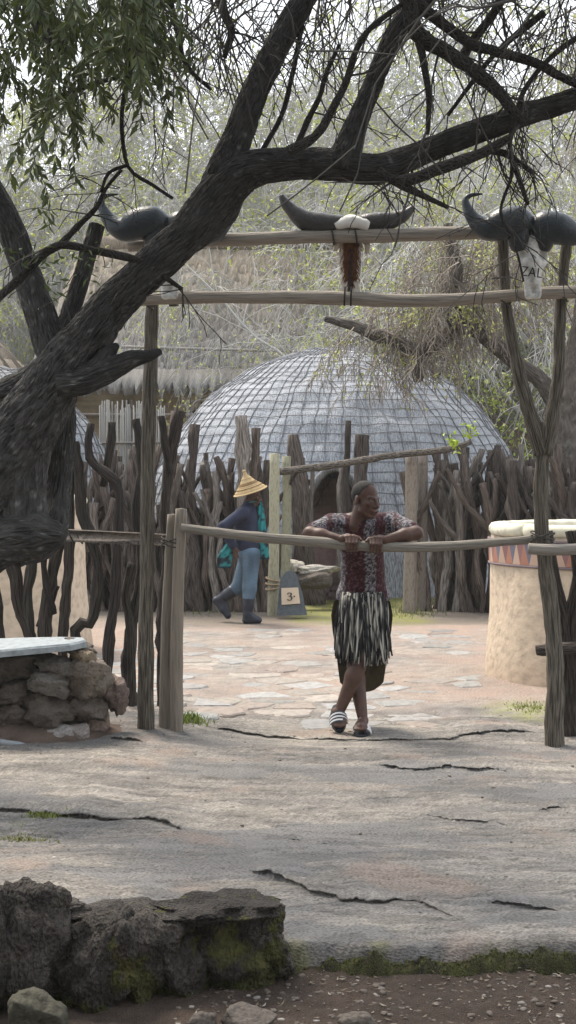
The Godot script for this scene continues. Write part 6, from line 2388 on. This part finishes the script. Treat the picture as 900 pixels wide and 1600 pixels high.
		for k in n - 1:
			for j in 8:
				var a := k * 9 + j
				mb.quad(a + 9, a + 10, a + 1, a)
				mb.quad(a + n * 9, a + n * 9 + 1, a + n * 9 + 10, a + n * 9 + 9)
		part(t, "teal_cloth", mb, M.cloth)


# ---------------------------------------------------------------- small things
func build_small_things() -> void:
	var r := RandomNumberGenerator.new()
	r.seed = 2
	# numbered slab
	var d := 18.6
	var c := P(458, 960, d)
	c.y = path_h(c.x, d)
	var t := thing("number_stone", "upright grey slate slab with a painted number three against the pole", "sign", c)
	var mb := MB.new()
	var ol := [[432, 962], [438, 905], [447, 893], [455, 891], [463, 897], [472, 925], [480, 961]]
	var n := ol.size()
	for lay in 2:
		for q in ol:
			mb.vert(P(q[0], q[1], d + 0.09 * lay + (960 - q[1]) * 0.0012), Color(0.10, 0.115, 0.135))
	var a0 := mb.vert(P(456, 930, d + 0.036), Color(0.10, 0.115, 0.135))
	var a1 := mb.vert(P(456, 930, d + 0.126), Color(0.1, 0.11, 0.13))
	for k in n:
		var l := (k + 1) % n
		mb.tri(a0, l, k)
		mb.tri(a1, n + k, n + l)
		mb.quad(k, l, n + l, n + k)
	part(t, "slab", mb, M.slate, false)
	mb = MB.new()
	var f := [P(439.5, 919, d + 0.022), P(466, 918, d + 0.022), P(469, 943, d - 0.004), P(440, 945, d - 0.004)]
	var ids := []
	for lay in 2:
		for p in f:
			ids.append(mb.vert(p + Vector3(0, 0, -0.014 * lay), Color(0.58, 0.47, 0.36)))
	mb.quad(ids[3], ids[2], ids[1], ids[0])
	for k in 4:
		var l := (k + 1) % 4
		mb.quad(ids[k], ids[l], ids[4 + l], ids[4 + k])
	var pan := part(t, "panel", mb, M.paint, false)
	var tm := TextMesh.new()
	tm.text = "3·"
	var sf := SystemFont.new()
	sf.font_names = PackedStringArray(["Droid Serif"])
	tm.font = sf
	tm.font_size = 24
	tm.pixel_size = 0.0058
	tm.depth = 0.004
	var lm := StandardMaterial3D.new()
	lm.albedo_color = Color(0.08, 0.07, 0.07)
	lm.roughness = 0.8
	tm.material = lm
	var lo := MeshInstance3D.new()
	lo.name = "numeral"
	lo.mesh = tm
	lo.position = P(455, 932, d - 0.0) - c + Vector3(0, 0, 0.003)
	lo.rotation = Vector3(-0.17, 0, 0.05)
	pan.add_child(lo)
	# pale fallen log or boulder by the lawn, with the brown stone below
	mb = MB.new()
	rock(mb, P(458, 886, 20.25), Vector3(0.30, 0.19, 0.24), r, 8, 0.08, Basis(Vector3(0, 0, 1), -0.25), Color(0.46, 0.42, 0.36))
	rock(mb, P(497, 890, 20.2), Vector3(0.56, 0.13, 0.24), r, 10, 0.09, Basis(Vector3(0, 0, 1), 0.06), Color(0.44, 0.41, 0.36))
	solo("pale_rock", mb, M.stone, "long pale whitish rock lying behind the numbered slab", "rock", P(485, 890, 20.2))
	mb = MB.new()
	rock(mb, P(486, 908, 20.15), Vector3(0.55, 0.26, 0.4), r, 8, 0.05, Basis(), Color(0.12, 0.10, 0.085))
	solo("brown_rock", mb, M.stone, "brown rock carrying the long pale rock", "rock", P(486, 915, 20.15))
	# grass and weeds: nobody could count them
	mb = MB.new()
	for q in [[500, 915, 22, 5, 260, 0.10, Color(0.08, 0.17, 0.04)], [290, 1137, 30, 5, 260, 0.045, Color(0.16, 0.2, 0.04)], [150, 925, 26, 8, 160, 0.16, Color(0.06, 0.17, 0.04)], [195, 922, 14, 8, 120, 0.16, Color(0.06, 0.17, 0.04)], [700, 945, 30, 6, 200, 0.09, Color(0.1, 0.12, 0.04)], [560, 940, 80, 12, 900, 0.03, Color(0.24, 0.25, 0.06)], [830, 1103, 28, 7, 260, 0.02, Color(0.22, 0.24, 0.07)], [72, 1279, 26, 4, 160, 0.02, Color(0.16, 0.18, 0.04)], [320, 955, 70, 7, 420, 0.035, Color(0.14, 0.14, 0.06)], [640, 957, 50, 6, 260, 0.05, Color(0.13, 0.14, 0.06)], [40, 1310, 40, 8, 220, 0.012, Color(0.17, 0.17, 0.06)]]:
		for k in q[4]:
			var g := G(q[0] + r.randfn() * q[2] * 0.6, q[1] + r.randfn() * q[3] * 0.6)
			var p := Vector3(g.x, path_h(g.x, -g.z), g.z)
			var a := r.randf() * TAU
			var o := Vector3(cos(a), 0, sin(a))
			var h: float = q[5] * r.randf_range(0.5, 1.3)
			var cc: Color = (q[6] as Color) * r.randf_range(0.7, 1.4)
			var w := Vector3(-o.z, 0, o.x) * (0.003 + h * 0.04)
			var i0 := mb.vert(p - w, cc)
			var i1 := mb.vert(p + w, cc)
			var i2 := mb.vert(p + o * h * 0.25 + Vector3(0, h * 0.6, 0) + w * 0.7, cc)
			var i3 := mb.vert(p + o * h * 0.25 + Vector3(0, h * 0.6, 0) - w * 0.7, cc)
			var i4 := mb.vert(p + o * h * 0.7 + Vector3(0, h, 0), cc)
			mb.quad(i0, i1, i2, i3)
			mb.tri(i3, i2, i4)
	var gs := setting("grass", mb, M.grass)
	gs.set_meta("kind", "stuff")
	gs.set_meta("label", "tufts of grass and weeds along the fences and rock")
	gs.set_meta("category", "grass")
	# pebbles and chips on the soil and the rock
	mb = MB.new()
	for k in 1150:
		var p: Vector3
		var s: float
		if k < 800:
			var x := r.randf_range(-0.4, 1.15)
			var dd := r.randf_range(4.55, 5.36)
			s = 0.003 + 0.010 * pow(r.randf(), 3.0)
			p = Vector3(x, soil_h(x, dd) + s * 0.1, -dd)
		else:
			var x := r.randf_range(-2.0, 2.0)
			var dd := r.randf_range(5.6, 11.0)
			s = 0.003 + 0.008 * pow(r.randf(), 3.0)
			p = Vector3(x, path_h(x, dd) + s * 0.1, -dd)
		var tone := Color(0.11, 0.088, 0.072).lerp(Color(0.30, 0.275, 0.25), pow(r.randf(), 5.0))
		rock(mb, p, Vector3(s * r.randf_range(1.6, 2.8), s * r.randf_range(0.8, 1.4), s * r.randf_range(1.4, 2.4)), r, 2, 0.06, Basis(Vector3.UP, r.randf() * TAU), tone, 3)
	var pb := setting("pebbles", mb, M.paint)
	pb.set_meta("kind", "stuff")
	pb.set_meta("label", "small pebbles and chips scattered on soil and rock")
	pb.set_meta("category", "pebbles")
	# dry leaves and straw on the soil
	mb = MB.new()
	for k in 380:
		var x := r.randf_range(-0.4, 1.15) if k < 260 else r.randf_range(-1.8, 1.8)
		var dd := r.randf_range(4.6, 5.38) if k < 260 else r.randf_range(5.6, 10.5)
		var y := soil_h(x, dd) if k < 260 else path_h(x, dd)
		var dir := Vector3(r.randfn(), r.randfn() * 0.15, r.randfn()).normalized()
		leaf(mb, Vector3(x, y + 0.006, -dd), dir, dir.cross(Vector3.UP).normalized(), r.randf_range(0.012, 0.035), r.randf_range(0.004, 0.011), Color(0.15, 0.11, 0.075).lerp(Color(0.32, 0.28, 0.23), pow(r.randf(), 3.0)))
	var lt := setting("leaf_litter", mb, M.leaf)
	lt.set_meta("kind", "stuff")
	lt.set_meta("label", "dry fallen leaves and bits of straw on soil and rock")
	lt.set_meta("category", "leaf litter")
	# sprigs of fresh leaves by the fence top
	for q in [[735, 672, 18.9], [708, 694, 18.9]]:
		mb = MB.new()
		var p0 := P(q[0], q[1], q[2])
		for k in 26:
			var ld := Vector3(r.randfn(), r.randfn() + 0.4, r.randfn()).normalized()
			leaf(mb, p0 + Vector3(r.randfn(), r.randfn() * 1.2, r.randfn()) * 0.05, ld, ld.cross(Vector3(r.randfn(), r.randfn(), 0.4)).normalized(), 0.07, 0.045, Color(0.36, 0.45, 0.05) * r.randf_range(0.7, 1.2))
		var st := thing("leafy_sprig", "bright green leafy sprig on the cross rail above the palisade" if q[0] == 735 else "smaller bright green sprig hanging below the cross rail", "plant", p0)
		part(st, "leaves", mb, M.leaf, false)
		mb = MB.new()
		tube(mb, [[p0 + Vector3(0, -0.12, -0.05), 0.006], [p0, 0.005], [p0 + Vector3(0.03, 0.08, 0), 0.003]], 5, Color(0.15, 0.14, 0.06))
		part(st, "stem", mb, M.twig)
